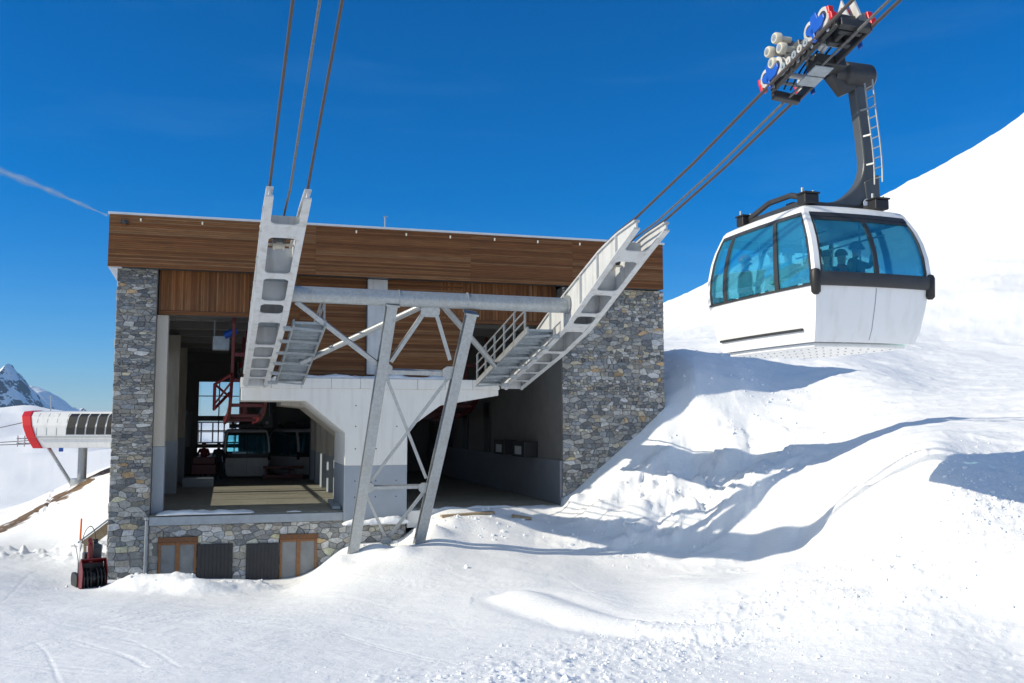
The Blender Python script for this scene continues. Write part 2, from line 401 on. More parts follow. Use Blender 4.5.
TRACKS = [  # pixel polyline, width, depth
 ([(0,603),(30,575),(60,566)], .05, .035), 
  ([(0,628),(60,632),(130,640),(180,668)], .06, .035), ([(0,640),(40,645),(60,683)], .05, .035),
  ([(0,655),(80,668),(200,676),(330,672)], .06, .03), ([(120,618),(260,626),(420,640)], .10, .03),
 ([(0,590),(60,597),(140,600),(240,607)], .09, .04), ([(0,598),(70,605),(150,608),(260,613)], .09, .035),
 ([(230,622),(330,634),(470,648),(640,640)], .08, .025), ([(60,540),(46,556),(52,562)], .05, .05),
 ([(520,596),(600,622),(690,634),(760,628),(830,600)], .9, -.11), ([(560,575),(600,600),(650,612)], .08, .03),
 ([(420,560),(480,585),(560,625)], .12, .03), ([(812,500),(850,484),(890,474),(926,462)], .12, -.09), ([(830,505),(870,490),(930,470)], .12, -.07),
 ([(36,512),(50,500),(62,490)], .10, .12), ([(90,545),(72,528),(60,515)], .08, .06),
 ([(600,660),(760,628),(900,570),(1024,530)], .14, .04), ([(640,676),(800,640),(930,590),(1024,560)], .14, .04),
]
rt = random.Random(12)
for k in range(16):  # faint ski and runner marks, most of them in pairs
    x0, y0 = rt.uniform(-60, 380), rt.uniform(588, 676); dx = rt.uniform(120, 330); c1, c2 = rt.uniform(-16, 16), rt.uniform(-22, 22)
    for off in ((0, 0), (5, 4)):
        TRACKS.append(([(x0 + off[0], y0 + off[1]), (x0 + dx * .35 + off[0], y0 + c1 + off[1]), (x0 + dx * .7 + off[0], y0 + c1 + c2 * .6 + off[1]), (x0 + dx + off[0], y0 + c2 + off[1])], .055, .055))
TRACKS = [(smooth_poly([ground_px(q[0], min(max(q[1], 560), 688)) if w_ == .055 else ground_px(*q) for q in ps]), w_ * .5, d_ * (.2 if .1 > d_ > 0 else 1)) for ps, w_, d_ in TRACKS]
LUMP = smooth_poly([ground_px(*p) for p in [(470,690),(620,655),(760,610),(880,560),(960,520),(1040,470)]])
PLOW = smooth_poly([ground_px(*p) for p in [(-60,554),(10,555),(70,553),(95,556)]])
HEAPS = [(ground_px(*p), r_, h_) for p, r_, h_ in [((172,590), 1.0, .40), ((135,588), .8, .34), ((205,593), .9, .28), ((250,590), .9, .2), ((330,573), .8, .35), ((372,556), .7, .3), ((400,556), .6, .25),
         ((455,525), .6, .16), ((480,524), .7, .14), ((520,524), .6, .10), ((435,535), .5, .25), ((600,515), .6, .35), ((640,523), .7, .45), ((685,523), .7, .45), ((725,515), .8, .5), ((755,500), .7, .4), ((575,505), .4, .3),
         ((615,492), .5, .2), ((700,535), .5, .2), ((650,540), .5, .15), ((930,456), .7, .14), ((905,464), .8, .06)]]
def ground_h(X, Y, fine=True):
    z = base_h(X, Y); r = np.hypot(X, Y)
    s, t = ST.inv(X, Y)
    for (hx, hy), rr, hh in HEAPS:
        d = np.hypot(X - hx, Y - hy) / rr
        wob = 1 + .9 * fbm(X * 1.7, Y * 1.7, 3, 9)
        z = z + hh * np.exp(-d * d * 1.6 * wob)
    far = sstep(200, 500, r)
    z = z + fbm(X / 60, Y / 60, 4, 3) * 4 * sstep(45, 110, r) * (1 + 2.6 * sstep(120, 220, r) * sstep(60, -20, X))
    z = z + fbm(X / 3.4, Y / 3.4, 4, 5) * .30 * sstep(9, 20, r) * (.35 + .65 * sstep(.5, 4, X - 2 - .0 * Y))
    z = z + fbm(X / 14, Y / 14, 4, 61) * .9 * sstep(34, 60, r)
    z = z + (fbm(X / 4.5, Y / 6, 4, 81) * .5 + (1 - np.abs(2 * vnoise(X / 7 + Y / 30, Y / 16, 83) - 1)) ** 4 * .22) * sstep(40, 65, r) * sstep(0, 15, X)
    if fine:
        z = z + fbm(X / .55, Y / .55, 4, 11) * .035
        lm = np.zeros_like(X)
        # broken, clodded snow pushed to the right of the piste
        d = poly_dist(X, Y, LUMP)
        side = np.exp(-(d / 1.5) ** 2) + .55 * sstep(0, 6, X - 1.5) * sstep(21, 15, r)
        c = fbm(X / .23, Y / .23, 3, 21)
        c2 = fbm(X / .09, Y / .09, 2, 27)
        z = z + side * (np.maximum(c - .03, 0) * .15 + np.maximum(c2 - .03, 0) * .12)
        d = poly_dist(X, Y, PLOW)
        z = z + np.exp(-(d / .9) ** 2) * (.12 + np.maximum(fbm(X / .3, Y / .3, 3, 31), 0) * .9)
        # avalanche of clods on the bank beside the station
        bank = np.exp(-(((X - 5.0) / 3.2) ** 2 + ((Y - 29.5) / 2.4) ** 2))
        z = z + bank * np.maximum(fbm(X / .45, Y / .45, 3, 41) - .02, 0) * .45
        # broken ledges where the plough has cut the bank beside the station
        led = np.exp(-(((X - 5.4) / 3.6) ** 2 + ((Y - 29.6) / 2.6) ** 2) ** 2)
        f1 = fbm(X / 1.9, Y / 1.3, 4, 91); f2 = fbm(X / .8 + 3, Y / .7, 3, 95)
        z = z + led * (.26 * sstep(-.03, .03, f1) + .14 * sstep(-.03, .03, f2) - .2)
        heap = np.exp(-(((X + 8.6) / 2.2) ** 2 + ((Y - 27.4) / .9) ** 2))
        z = z + heap * np.maximum(fbm(X / .35, Y / .35, 3, 47) + .02, 0) * .55
        # wind crust: sharp little ridges on the banks and slopes
        rg = 1 - np.abs(2 * vnoise(X / 1.1 + .4 * Y, Y / .8, 71) - 1); rg2 = 1 - np.abs(2 * vnoise(X / .42, Y / .5 + .3 * X, 73) - 1)
        crust = sstep(2.5, 6, X) * sstep(19, 24, r) * (.3 + .7 * vnoise(X / 5, Y / 5, 77))
        z = z + crust * (rg ** 3 * .075 + rg2 ** 3 * .035)
        for pts, w_, d_ in TRACKS:
            x0 = min(p[0] for p in pts) - 1; x1 = max(p[0] for p in pts) + 1; y0 = min(p[1] for p in pts) - 1; y1 = max(p[1] for p in pts) + 1
            k = (X > x0) & (X < x1) & (Y > y0) & (Y < y1)
            if k.any():
                dd = poly_dist(X[k], Y[k], pts) / w_
                z[k] += -d_ * np.exp(-dd * dd) + d_ * (.45 if d_ < 0 else .12) * np.exp(-((dd - 1.6) ** 2) * 3)
    inside = (s > .45) & (s < 17.6) & (t > .55) & (t < 39)
    z = np.where(inside, np.minimum(z, -4.2), z)
    apron = (s > 9.0) & (s < 14.25) & (t > -.4) & (t <= .55)
    z = np.where(apron, np.minimum(z, -2.84), z)
    return z
def h_at(X, Y): return float(ground_h(np.array([X]), np.array([Y]))[0])

th_in = np.linspace(-.60, .62, 840)
th_out = np.linspace(.62, 2 * math.pi - .60, 110)[1:-1]
ths = np.concatenate([th_in, th_out])
rs = np.concatenate([[.3, 1, 2, 3], np.exp(np.linspace(math.log(4), math.log(9), 24))[:-1], np.exp(np.linspace(math.log(9), math.log(60), 400))[:-1],
                     np.exp(np.linspace(math.log(60), math.log(140), 70))[:-1], np.exp(np.linspace(math.log(140), math.log(1500), 60))])
R_, T_ = np.meshgrid(rs, ths, indexing='ij')
GX, GY = R_ * np.sin(T_), R_ * np.cos(T_)
GZ = ground_h(GX, GY)
GZ[-6:] -= np.array([4, 12, 25, 40, 60, 90])[:, None]
nr, na = GX.shape
me = bpy.data.meshes.new("snow_ground")
V = np.stack([GX, GY, GZ], -1).reshape(-1, 3)
i0 = np.arange(nr - 1)[:, None] * na; j = np.arange(na); j1 = (j + 1) % na
F = np.stack([i0 + j, i0 + j1, i0 + na + j1, i0 + na + j], -1).reshape(-1, 4)
me.vertices.add(len(V)); me.vertices.foreach_set('co', V.astype(np.float32).ravel())
me.loops.add(F.size); me.loops.foreach_set('vertex_index', F.astype(np.int32).ravel())
me.polygons.add(len(F)); me.polygons.foreach_set('loop_start', np.arange(0, F.size, 4, dtype=np.int32))
me.polygons.foreach_set('use_smooth', np.ones(len(F), bool))
me.update(calc_edges=True)
# bare earth along the lip that drops away behind the chairlift
LIP = [at(*p)[:2] for p in [(-120,545,44),(0,531,43.5),(40,509,46.5),(75,490,48.5),(112,473,50.5)]]
ew = np.exp(-(poly_dist(GX, GY, LIP) / 1.9) ** 2) * .62
ca = me.color_attributes.new('earth', 'FLOAT_COLOR', 'POINT')
arr = np.ones((len(V), 4), np.float32); arr[:, :3] = ew.reshape(-1, 1); ca.data.foreach_set('color', arr.ravel())
go = bpy.data.objects.new("snow_ground", me); COL.objects.link(go); me.materials.append(M['ground']); go['kind'] = 'structure'
if me.polygons[len(F) // 2].normal.z < 0: me.flip_normals()

# snow clods
def clods():
    rng = np.random.default_rng(5); ico = bmesh.new(); bmesh.ops.create_icosphere(ico, subdivisions=1, radius=1)
    bv = np.array([v.co[:] for v in ico.verts]); bf = np.array([[v.index for v in f.verts] for f in ico.faces]); ico.free()
    P = []
    lx = np.array(LUMP)
    for i in range(4200):
        c = lx[rng.integers(len(lx))]
        P.append((c[0] + rng.normal(0, 1.0) + rng.exponential(1.2) * .7, c[1] + rng.normal(0, 1.0) - rng.exponential(.8) * .5, .005 + rng.exponential(.008)))
    for i in range(260):
        P.append((rng.normal(5.0, 2.4), rng.normal(29.0, 1.6), .01 + rng.exponential(.018)))
    for i in range(160):
        P.append((rng.normal(8.5, 1.8), rng.normal(34, 1.8), .01 + rng.exponential(.016)))
    for i in range(220):
        P.append((rng.normal(-2.2, 1.6), rng.normal(29.6, .8), .01 + rng.exponential(.018)))
    for i in range(160):
        P.append((rng.normal(-9.6, 1.2), rng.normal(28.0, .6) - .3, .01 + rng.exponential(.018)))
    P = np.array(P); P[:, 2] = np.minimum(P[:, 2], .085)
    hz = ground_h(P[:, 0], P[:, 1]); ss, tt = ST.inv(P[:, 0], P[:, 1])
    ok = ~((ss > .2) & (ss < 18) & (tt > -.1)) & (P[:, 1] > 7)
    P = P[ok]; hz = hz[ok]
    vs = []; fs = []
    for k, (x, y, r) in enumerate(P):
        q = bv * r * rng.uniform(.6, 1.3, (1, 3)) * (1 + rng.uniform(-.22, .22, (len(bv), 1)))
        a = rng.uniform(0, 6.28); ca, sa = math.cos(a), math.sin(a)
        q = np.stack([q[:, 0] * ca - q[:, 1] * sa, q[:, 0] * sa + q[:, 1] * ca, q[:, 2]], -1) + [x, y, hz[k] + r * .1]
        vs.append(q); fs.append(bf + k * len(bv))
    me = bpy.data.meshes.new('snow_clods'); me.from_pydata(np.concatenate(vs).tolist(), [], np.concatenate(fs).tolist())
    ob = bpy.data.objects.new('snow_clods', me); COL.objects.link(ob); me.materials.append(M['snow'])
    ob['kind'] = 'stuff'; ob['label'] = 'loose snow clods scattered over the ploughed snow'; ob['category'] = 'snow clods'
clods()
#@@PART2
# ------------------------------------------------------------------ masonry and boards
GREYS = [(.125, .125, .125), (.155, .155, .15), (.19, .19, .18), (.10, .105, .11), (.24, .235, .22), (.21, .20, .175), (.15, .16, .17), (.30, .295, .28), (.17, .16, .14)]
TANS = [(.30, .25, .17), (.34, .30, .22), (.28, .20, .12), (.40, .38, .32), (.26, .23, .18)]
def clip(poly, nx, nz, c):
    out = []
    for i in range(len(poly)):
        a, b = poly[i], poly[(i + 1) % len(poly)]
        da = a[0] * nx + a[1] * nz - c; db = b[0] * nx + b[1] * nz - c
        if da <= 0: out.append(a)
        if da * db < 0:
            k = da / (da - db); out.append((a[0] + (b[0] - a[0]) * k, a[1] + (b[1] - a[1]) * k))
    return out
def rubble(mb, x0, x1, z0, z1, fn, sx=.30, sz=.17, tan=.16, light=1.0, seed=1, drop=.36, holes=()):
    """irregular stones filling a rectangle; fn(a, z, depth) places a point, depth measured out of the wall"""
    rng = random.Random(seed); asp = sx / sz; pts = []
    zz = z0 - sz * .3
    while zz < z1 + sz:  # uneven courses, thin ones made of small stones
        hk = rng.choice((.55, .75, 1, 1, 1.25, 1.6)) * sz; xx = x0 - sx * rng.random()
        while xx < x1 + sx:
            wk = hk / sz * sx * rng.choice((.55, .75, 1, 1.3, 1.7))
            if rng.random() > drop * .35:
                pts.append((xx + wk / 2 + rng.uniform(-.1, .1) * wk, (zz + hk / 2 + rng.uniform(-.26, .26) * hk) * asp))
            xx += wk
        zz += hk
    P = np.array(pts)
    for i in range(len(P)):
        d = ((P - P[i]) ** 2).sum(1); nb = np.argsort(d)[1:22]
        cx, cz = P[i]
        poly = [(cx - 3 * sx, cz - 3 * sx), (cx + 3 * sx, cz - 3 * sx), (cx + 3 * sx, cz + 3 * sx), (cx - 3 * sx, cz + 3 * sx)]
        for k in nb:
            nx, nz = P[k] - P[i]; l = math.hypot(nx, nz)
            if l < 1e-6: continue
            nx /= l; nz /= l
            poly = clip(poly, nx, nz, cx * nx + cz * nz + l / 2 - .008)
            if len(poly) < 3: break
        if len(poly) < 3: continue
        for nx, nz, c in ((-1, 0, -x0), (1, 0, x1), (0, -1, -z0 * asp), (0, 1, z1 * asp)):
            poly = clip(poly, nx, nz, c)
            if len(poly) < 3: break
        if len(poly) < 3: continue
        poly = [(a, b / asp) for a, b in poly]
        gx = sum(a for a, b in poly) / len(poly); gz = sum(b for a, b in poly) / len(poly)
        if any(h[0] < gx < h[1] and h[2] < gz < h[3] for h in holes): continue
        area = abs(sum(poly[q][0] * poly[(q + 1) % len(poly)][1] - poly[(q + 1) % len(poly)][0] * poly[q][1] for q in range(len(poly)))) / 2
        if area < .0025: continue
        for h in holes:  # trim stones at the openings
            if gx < h[0] and h[2] < gz < h[3]: poly = clip(poly, 1, 0, h[0])
            elif gx > h[1] and h[2] < gz < h[3]: poly = clip(poly, -1, 0, -h[1])
            elif gz > h[3] and h[0] - .1 < gx < h[1] + .1: poly = clip(poly, 0, -1, -h[3])
        if len(poly) < 3: continue
        c = rng.choice(TANS) if rng.random() < tan else rng.choice(GREYS)
        k = light * rng.uniform(1.0, 1.6); c = tuple(min(.6, q * k) for q in c)
        dep = rng.uniform(.015, .055); n = len(poly)
        ins = [(gx + (a - gx) * (1 - .018 / max(.05, math.hypot(a - gx, b - gz))), gz + (b - gz) * (1 - .018 / max(.05, math.hypot(a - gx, b - gz)))) for a, b in poly]
        tl = rng.uniform(-.02, .02); tm = rng.uniform(-.03, .03)
        vs = [fn(a, b, 0) for a, b in poly] + [fn(a, b, dep * .72) for a, b in poly] + [fn(a, b, dep + (a - gx) * tl + (b - gz) * tm) for a, b in ins]
        fs = [tuple(range(2 * n, 3 * n))]
        for q in range(n):
            r2 = (q + 1) % n
            fs += [(q, r2, n + r2, n + q), (n + q, n + r2, 2 * n + r2, 2 * n + q)]
        mb.add(vs, fs, c)
WOODS = [(.165, .064, .019), (.19, .078, .025), (.145, .055, .016), (.205, .090, .031), (.13, .048, .014), (.175, .067, .020), (.215, .104, .042)]
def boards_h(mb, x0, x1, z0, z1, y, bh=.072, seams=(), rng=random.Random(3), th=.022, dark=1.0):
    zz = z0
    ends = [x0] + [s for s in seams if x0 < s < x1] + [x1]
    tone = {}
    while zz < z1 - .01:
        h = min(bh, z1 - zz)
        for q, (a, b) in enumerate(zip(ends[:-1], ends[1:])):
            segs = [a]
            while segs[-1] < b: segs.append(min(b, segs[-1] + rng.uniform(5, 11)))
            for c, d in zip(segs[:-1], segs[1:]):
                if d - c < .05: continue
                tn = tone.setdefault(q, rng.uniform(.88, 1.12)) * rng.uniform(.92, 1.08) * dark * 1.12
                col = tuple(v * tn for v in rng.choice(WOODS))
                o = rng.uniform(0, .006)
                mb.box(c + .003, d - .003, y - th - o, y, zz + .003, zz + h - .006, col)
        zz += bh
def boards_v(mb, x0, x1, z0, z1, y, bw=.085, rng=random.Random(4), th=.022, dark=1.0):
    xx = x0
    while xx < x1 - .01:
        wd = min(bw, x1 - xx); tn = rng.uniform(.8, 1.2) * dark
        mb.box(xx + .004, xx + wd - .004, y - th - rng.uniform(0, .006), y, z0, z1, tuple(v * tn for v in rng.choice(WOODS)))
        xx += bw

# ------------------------------------------------------------------ the station
FL = -2.82
sta = thing('station_building', 'large cable car station with brown timber fascia between two rubble stone piers', 'building', ST, (0, 0, FL))
front = lambda t: (lambda a, z, d: (a, t - d, z))
# left pier and basement share one rubble wall face
b = MB(); b.box(.25, 1.33, .37, 2.2, -5.6, 4.60); left_pier_core = b
b.box(.25, .60, 2.2, 3.4, -5.6, 4.60).box(.25, .60, 13.0, 40, -5.6, 4.60).box(.25, .60, 3.4, 13.0, -5.6, -1.70).box(.25, .60, 3.4, 13.0, 2.5, 4.60)
pier = b.build('stone_pier', M['mortar'], sta)
b = MB(); rubble(b, .22, 1.34, -1.0, 4.62, front(.37), .23, .085, .03, 1.2, 11)
rubble(b, .22, 1.34, -2.9, -1.0, front(.37), .25, .115, .07, 1.3, 18)
rubble(b, .22, 1.34, -5.3, -2.9, front(.37), .27, .14, .13, 1.65, 12)
rubble(b, .37, 3.4, -5.3, 4.6, lambda a, z, d: (.25 - d, a, z), .34, .18, .12, 1, 13)
b.build('stone_face', M['stone'], pier)
b = MB(); b.box(14.30, 18.02, .37, 1.5, -4.5, 4.49).box(17.6, 18.02, 1.5, 40, -4.5, 4.49)
pier = b.build('stone_pier', M['mortar'], sta)
b = MB(); rubble(b, 14.29, 18.05, -3.6, 4.5, front(.37), .20, .105, .09, 1.35, 14)
rubble(b, .37, 6, -2, 4.5, lambda a, z, d: (18.02 + d, a, z), .34, .18, .12, 1, 15)
b.build('stone_face', M['stone'], pier)
WINS = [(1.62, 2.70, -4.95, -3.60), (5.12, 6.24, -4.95, -3.62)]
SHUT = [(2.72, 3.74, -4.92, -3.70), (4.13, 5.10, -4.92, -3.73)]
b = MB(); b.box(1.34, 9.02, .46, .9, -5.6, -3.12)
bw = b.build('basement_wall', M['mortar'], sta)
b = MB(); rubble(b, 1.35, 9.0, -5.3, -3.13, front(.46), .25, .15, .06, 1.9, 16, holes=[(w_[0], w_[1], w_[2], w_[3] + .1) for w_ in WINS])
b.build('stone_face', M['stone'], bw)
for x0, x1, z0, z1 in WINS:
    b = MB(); b.box(x0 - .02, x1 + .03, .375, .52, z1 - .02, z1 + .13)
    win = b.build('window', M['lintel'], sta, .008)
    b = MB(); fw = .07; xm = (x0 + x1) / 2
    for a, c in ((x0, x0 + fw), (xm - .06, xm + .06), (x1 - fw, x1)): b.box(a, c, .40, .50, z0, z1 - .023)
    for a, c in ((x0 + fw + .002, xm - .062), (xm + .062, x1 - fw - .002)): b.box(a, c, .405, .49, z1 - .10, z1 - .025)
    b.build('window_frame', M['frame_wood'], win, .006)
    b = MB(); b.box(x0 + fw - .02, x1 - fw + .02, .452, .458, z0, z1 - .06); b.build('pane', M['glass_win'], win)
for x0, x1, z0, z1 in SHUT:
    b = MB(); b.box(x0, x1, .36, .395, z0, z1)
    for k in range(9): b.box(x0 + .01 + k * (x1 - x0 - .02) / 9, x0 + (k + 1) * (x1 - x0 - .02) / 9, .352, .361, z0 + .01, z1 - .01)
    b.build('shutter', M['anthracite'], sta, .004)
# ledge, gutter, downpipe
b = MB(); b.box(1.34, 7.02, .30, .44, -3.11, -2.86)
led = b.build('ledge_edging', M['gutter'], sta, .006)
b = MB(); b.tube([(1.28, .27, -2.95), (1.28, .27, -5.0)], .045, 10); b.tube([(1.28, .27, -2.93), (1.28, .27, -2.86)], .065, 10)
for z in (-3.5, -4.4): b.tube([(1.28, .27, z), (1.28, .27, z + .04)], .054, 10)
b.build('downpipe', M['gutter'], sta, smooth=True)
b = MB(); b.box(.62, 17.58, .44, 40, -3.10, FL)
flo = b.build('hall_floor', M['floor'], sta)
b = MB(); b.box(9.03, 14.27, .30, .435, -3.4, -2.87)
b.build('floor_edge', M['concrete'], sta, .01)
# concrete cable support: slab on a forked stem
cen = 8.0
def fork(t0, t1, st0, st1, top, mb, wall, hw):
    """Y-shaped frame in the x-z plane"""
    P = [(3.86, top), (3.86, top - .62), (st0 - 1.22, .60), (st0, -.40), (st0, FL + .02), (st1, FL + .02), (st1, -.34), (10.05, .45), (12.02, .78), (12.02, top)]
    mb.xz(P, t0, t1)
b = MB(); P = [(3.86, .62), (5.80, .62), (7.02, -.38), (7.02, -1.42), (8.99, -1.42), (8.99, -.30), (10.05, .46), (12.0, .80), (12.0, .69 + .62), (11.9, 1.32), (3.86, 1.26)]
P = [(3.86, .98), (3.86, .60), (5.80, .60), (7.02, -.40), (7.02, -1.42), (8.99, -1.42), (8.99, -.30), (10.05, .46), (12.0, .80), (12.0, .98)]
b.xz(P, .20, 3.19)
sup = b.build('concrete_support', M['concrete'], sta, .015)
b = MB(); b.xz([(7.0225, -3.12), (8.9875, -3.12), (8.9875, -1.422), (7.0225, -1.422)], .2025, 3.188); b.build('grey_base', M['concrete_grey'], sup)
b = MB()
for k in range(9):
    x0 = 3.84 + k * (12.04 - 3.84) / 9; x1 = x0 + (12.04 - 3.84) / 9 - .008
    b.box(x0, x1, .165, 2.4, .982, 1.30)
b.build('slab_edge', M['concrete'], sup, .012)
for x in (7.35, 8.0, 8.65):
    for z in (-2.4, -1.9, -.9, -.2, .45):
        b = MB(); b.tube([(x, .1985 if z > -1.4 else .2005, z), (x, .21, z)], .022, 8); b.build('tie_hole', M['dark'], sup)
b = MB(); b.xz([(5.2, 1.0), (5.2, .50), (6.0, .42), (7.32, -.62), (7.32, FL + .002), (8.7, FL + .002), (8.7, -.62), (10.0, .42), (10.6, .5), (10.6, 1.0)], 3.2, 6.0)
for t in (8.2, 11.0, 13.8, 16.6): b.xz([(7.35, 3.1), (7.35, FL + .002), (7.85, FL + .002), (7.85, 3.1)], t, t + .7)
b.build('inner_frame', M['beige'], sta, .02)
b = MB(); b.xz([(7.30, -1.42), (7.30, FL + .004), (8.72, FL + .004), (8.72, -1.42)], 3.19, 6.01); b.build('grey_base', M['concrete_grey'], sta, .01)
for t in (8.2, 11.0, 13.8, 16.6):
    b = MB(); b.box(7.34, 7.86, t - .01, t + .71, FL + .004, -1.42); b.build('grey_base', M['concrete_grey'], sta, .01)
# fascia
SEAM = [1.2, 5.9, 7.9, 10.0, 14.2]
SEAM = [6.0, 11.0, 14.55]
b = MB(); b.box(0, 17.88, .03, .36, 4.52, 6.06).box(17.6, 17.88, .36, 40, 4.52, 6.06).box(0, .3, .36, 40, 4.62, 6.06)
fas = b.build('fascia_backing', M['dark'], sta)
b = MB()
rng = random.Random(8)
# fascia drops slightly at the right: two runs of boards
boards_h(b, -.02, 17.90, 4.52, 6.08, .03, .058, SEAM, rng)
yy = .36
for k in range(23):
    z0 = 4.52 + k * .068; tn = rng.uniform(.8, 1.15); b.box(17.88, 17.91, .03, 40, z0 + .003, min(z0 + .062, 6.08), tuple(v * tn for v in rng.choice(WOODS)))
    b.box(-.03, 0, .03, 40, z0 + .003, min(z0 + .062, 6.08), tuple(v * tn * .9 for v in rng.choice(WOODS)))
b.build('timber_fascia', M['wood'], sta)
b = MB(); b.box(-.06, 17.95, -.04, .12, 6.085, 6.15).box(17.86, 17.95, .121, 40, 6.085, 6.15).box(-.06, .06, .121, 40, 6.085, 6.15)
b.build('roof_flashing', M['flash'], sta, .008)
b = MB(); b.box(.06, 17.86, .12, 40, 5.9, 6.05); b.build('roof', M['flash'], sta)
b = MB(); b.yz([(.05, 4.50), (.05, 4.60), (40, 4.60), (40, 4.50)], -.01, .36)
b.add([(-.01, .10, 4.495), (.235, .10, 4.10), (.235, .10, 4.495), (-.01, 1.6, 4.495), (.235, 1.6, 4.10), (.235, 1.6, 4.495)], [(0, 1, 2), (3, 5, 4), (0, 3, 4, 1), (1, 4, 5, 2), (0, 2, 5, 3)])
b.build('soffit', M['flash'], sta, .004)
for x in (.85, 2.6, 4.3, 7.25, 8.85, 10.3, 11.8, 13.3, 14.8):
    b = MB(); b.box(x - .022, x + .022, -.06, .0, 5.90, 5.99); b.box(x - .015, x + .015, -.075, -.055, 5.92, 5.96)
    b.build('fascia_lamp', M['lamp'], sta, .006)
b = MB(); b.box(.30, .50, -.14, -.0, 5.80, 5.90); b.tube([(.40, -.13, 5.84), (.40, -.19, 5.80)], .06, 10); b.build('floodlight', M['dark'], sta, .008)
b = MB(); b.tube([(8.35, 1.2, 6.15), (8.35, 1.2, 6.75)], .028, 8); b.tube([(8.30, 1.2, 6.76), (8.44, 1.2, 6.76)], .018, 6); b.build('antenna', M['galv'], sta)
# timber infill behind the saddles
b = MB(); b.box(1.36, 14.27, .92, 1.1, 3.22, 4.6).box(4.55, 11.0, .92, 1.1, 1.32, 3.22)
b.build('infill_backing', M['dark'], sta)
b = MB(); rng = random.Random(21)
boards_v(b, 1.37, 4.05, 3.36, 4.62, .92, .058, rng, dark=1.3)
boards_v(b, 4.05, 5.6, 4.28, 4.62, .92, .085, rng, dark=.95)
b.build('vertical_cladding', M['woodv'], sta); b = MB()
boards_v(b, 10.2, 14.25, 3.36, 4.62, .92, .058, rng, dark=1.1)
b.build('vertical_cladding', M['woodv'], sta)
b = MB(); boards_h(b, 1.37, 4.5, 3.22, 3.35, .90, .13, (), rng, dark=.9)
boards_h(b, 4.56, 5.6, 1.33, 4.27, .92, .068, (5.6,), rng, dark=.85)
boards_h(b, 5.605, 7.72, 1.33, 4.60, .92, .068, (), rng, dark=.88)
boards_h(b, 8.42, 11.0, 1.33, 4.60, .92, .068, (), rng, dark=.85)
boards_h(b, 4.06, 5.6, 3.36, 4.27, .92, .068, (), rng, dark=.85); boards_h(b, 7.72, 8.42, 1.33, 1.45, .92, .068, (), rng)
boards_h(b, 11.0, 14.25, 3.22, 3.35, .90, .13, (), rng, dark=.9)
b.build('horizontal_cladding', M['wood'], sta)
b = MB(); b.box(7.75, 8.39, .72, .93, 1.46, 4.56); b.build('white_panel', M['white_steel'], sta, .01)
# hall shell
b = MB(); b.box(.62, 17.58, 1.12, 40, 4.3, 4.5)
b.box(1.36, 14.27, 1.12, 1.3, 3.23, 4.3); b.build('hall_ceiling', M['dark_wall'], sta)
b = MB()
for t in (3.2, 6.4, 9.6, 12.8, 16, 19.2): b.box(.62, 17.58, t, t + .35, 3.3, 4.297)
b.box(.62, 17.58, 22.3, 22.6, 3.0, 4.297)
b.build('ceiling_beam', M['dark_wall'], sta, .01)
# left wall pilasters
for t in (.95, 9.2, 16.2):
    b = MB(); b.box(1.0 if t > 2 else 1.335, 1.66, t, t + .55, -.80, 3.3 if t > 2 else 3.215); p_ = b.build('pilaster', M['beige'], sta, .012)
    b = MB(); b.box(.995 if t > 2 else 1.338, 1.675, t - .01, t + .56, FL + .002, -.803); b.build('grey_base', M['concrete_grey'], p_, .012)
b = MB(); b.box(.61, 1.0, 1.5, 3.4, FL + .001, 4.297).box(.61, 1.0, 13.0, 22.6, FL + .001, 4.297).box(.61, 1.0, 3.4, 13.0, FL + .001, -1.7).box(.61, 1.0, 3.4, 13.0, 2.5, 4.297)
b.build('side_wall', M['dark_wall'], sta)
for k in range(4):
    t0 = 3.4 + k * 2.4
    b = MB(); b.box(.70, .82, t0, t0 + .07, -1.7, 2.5).box(.70, .82, t0 + 2.33, t0 + 2.398, -1.7, 2.5).box(.71, .81, t0 + .072, t0 + 2.328, .45, .53).box(.71, .81, t0 + .072, t0 + 2.328, -1.7, -1.62).box(.71, .81, t0 + .072, t0 + 2.328, 2.42, 2.5)
    wn = b.build('window', M['dark'], sta)
    b = MB(); b.box(.755, .765, t0 + .05, t0 + 2.35, -1.65, 2.45); b.build('pane', M['glass'], wn)
# right wall of the right bay
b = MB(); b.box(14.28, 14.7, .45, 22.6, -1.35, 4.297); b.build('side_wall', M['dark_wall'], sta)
b = MB(); b.box(14.20, 14.7, .40, 22.6, FL + .001, -1.352); b.build('wainscot', M['wain'], sta, .02)
for t, h in ((3.0, .42), (5.6, .42)):
    b = MB(); b.box(13.75, 14.26, t, t + 1.5, -1.345, -1.345 + h + .15); cb = b.build('wall_cabinet', M['black'], sta, .02)
    b = MB(); b.box(13.742, 13.752, t + .35, t + 1.15, -1.25, -1.25 + h - .12); b.build('notice_plate', M['white_steel'], cb)
for t, tz, hh in ((9.5, -1.35, 2.1), (13.4, -1.35, 1.7), (16.5, -1.35, 2.0)):
    b = MB(); b.box(14.2, 14.29, t, t + .9, tz, tz + hh); b.build('wall_panel', M['black'], sta, .01)
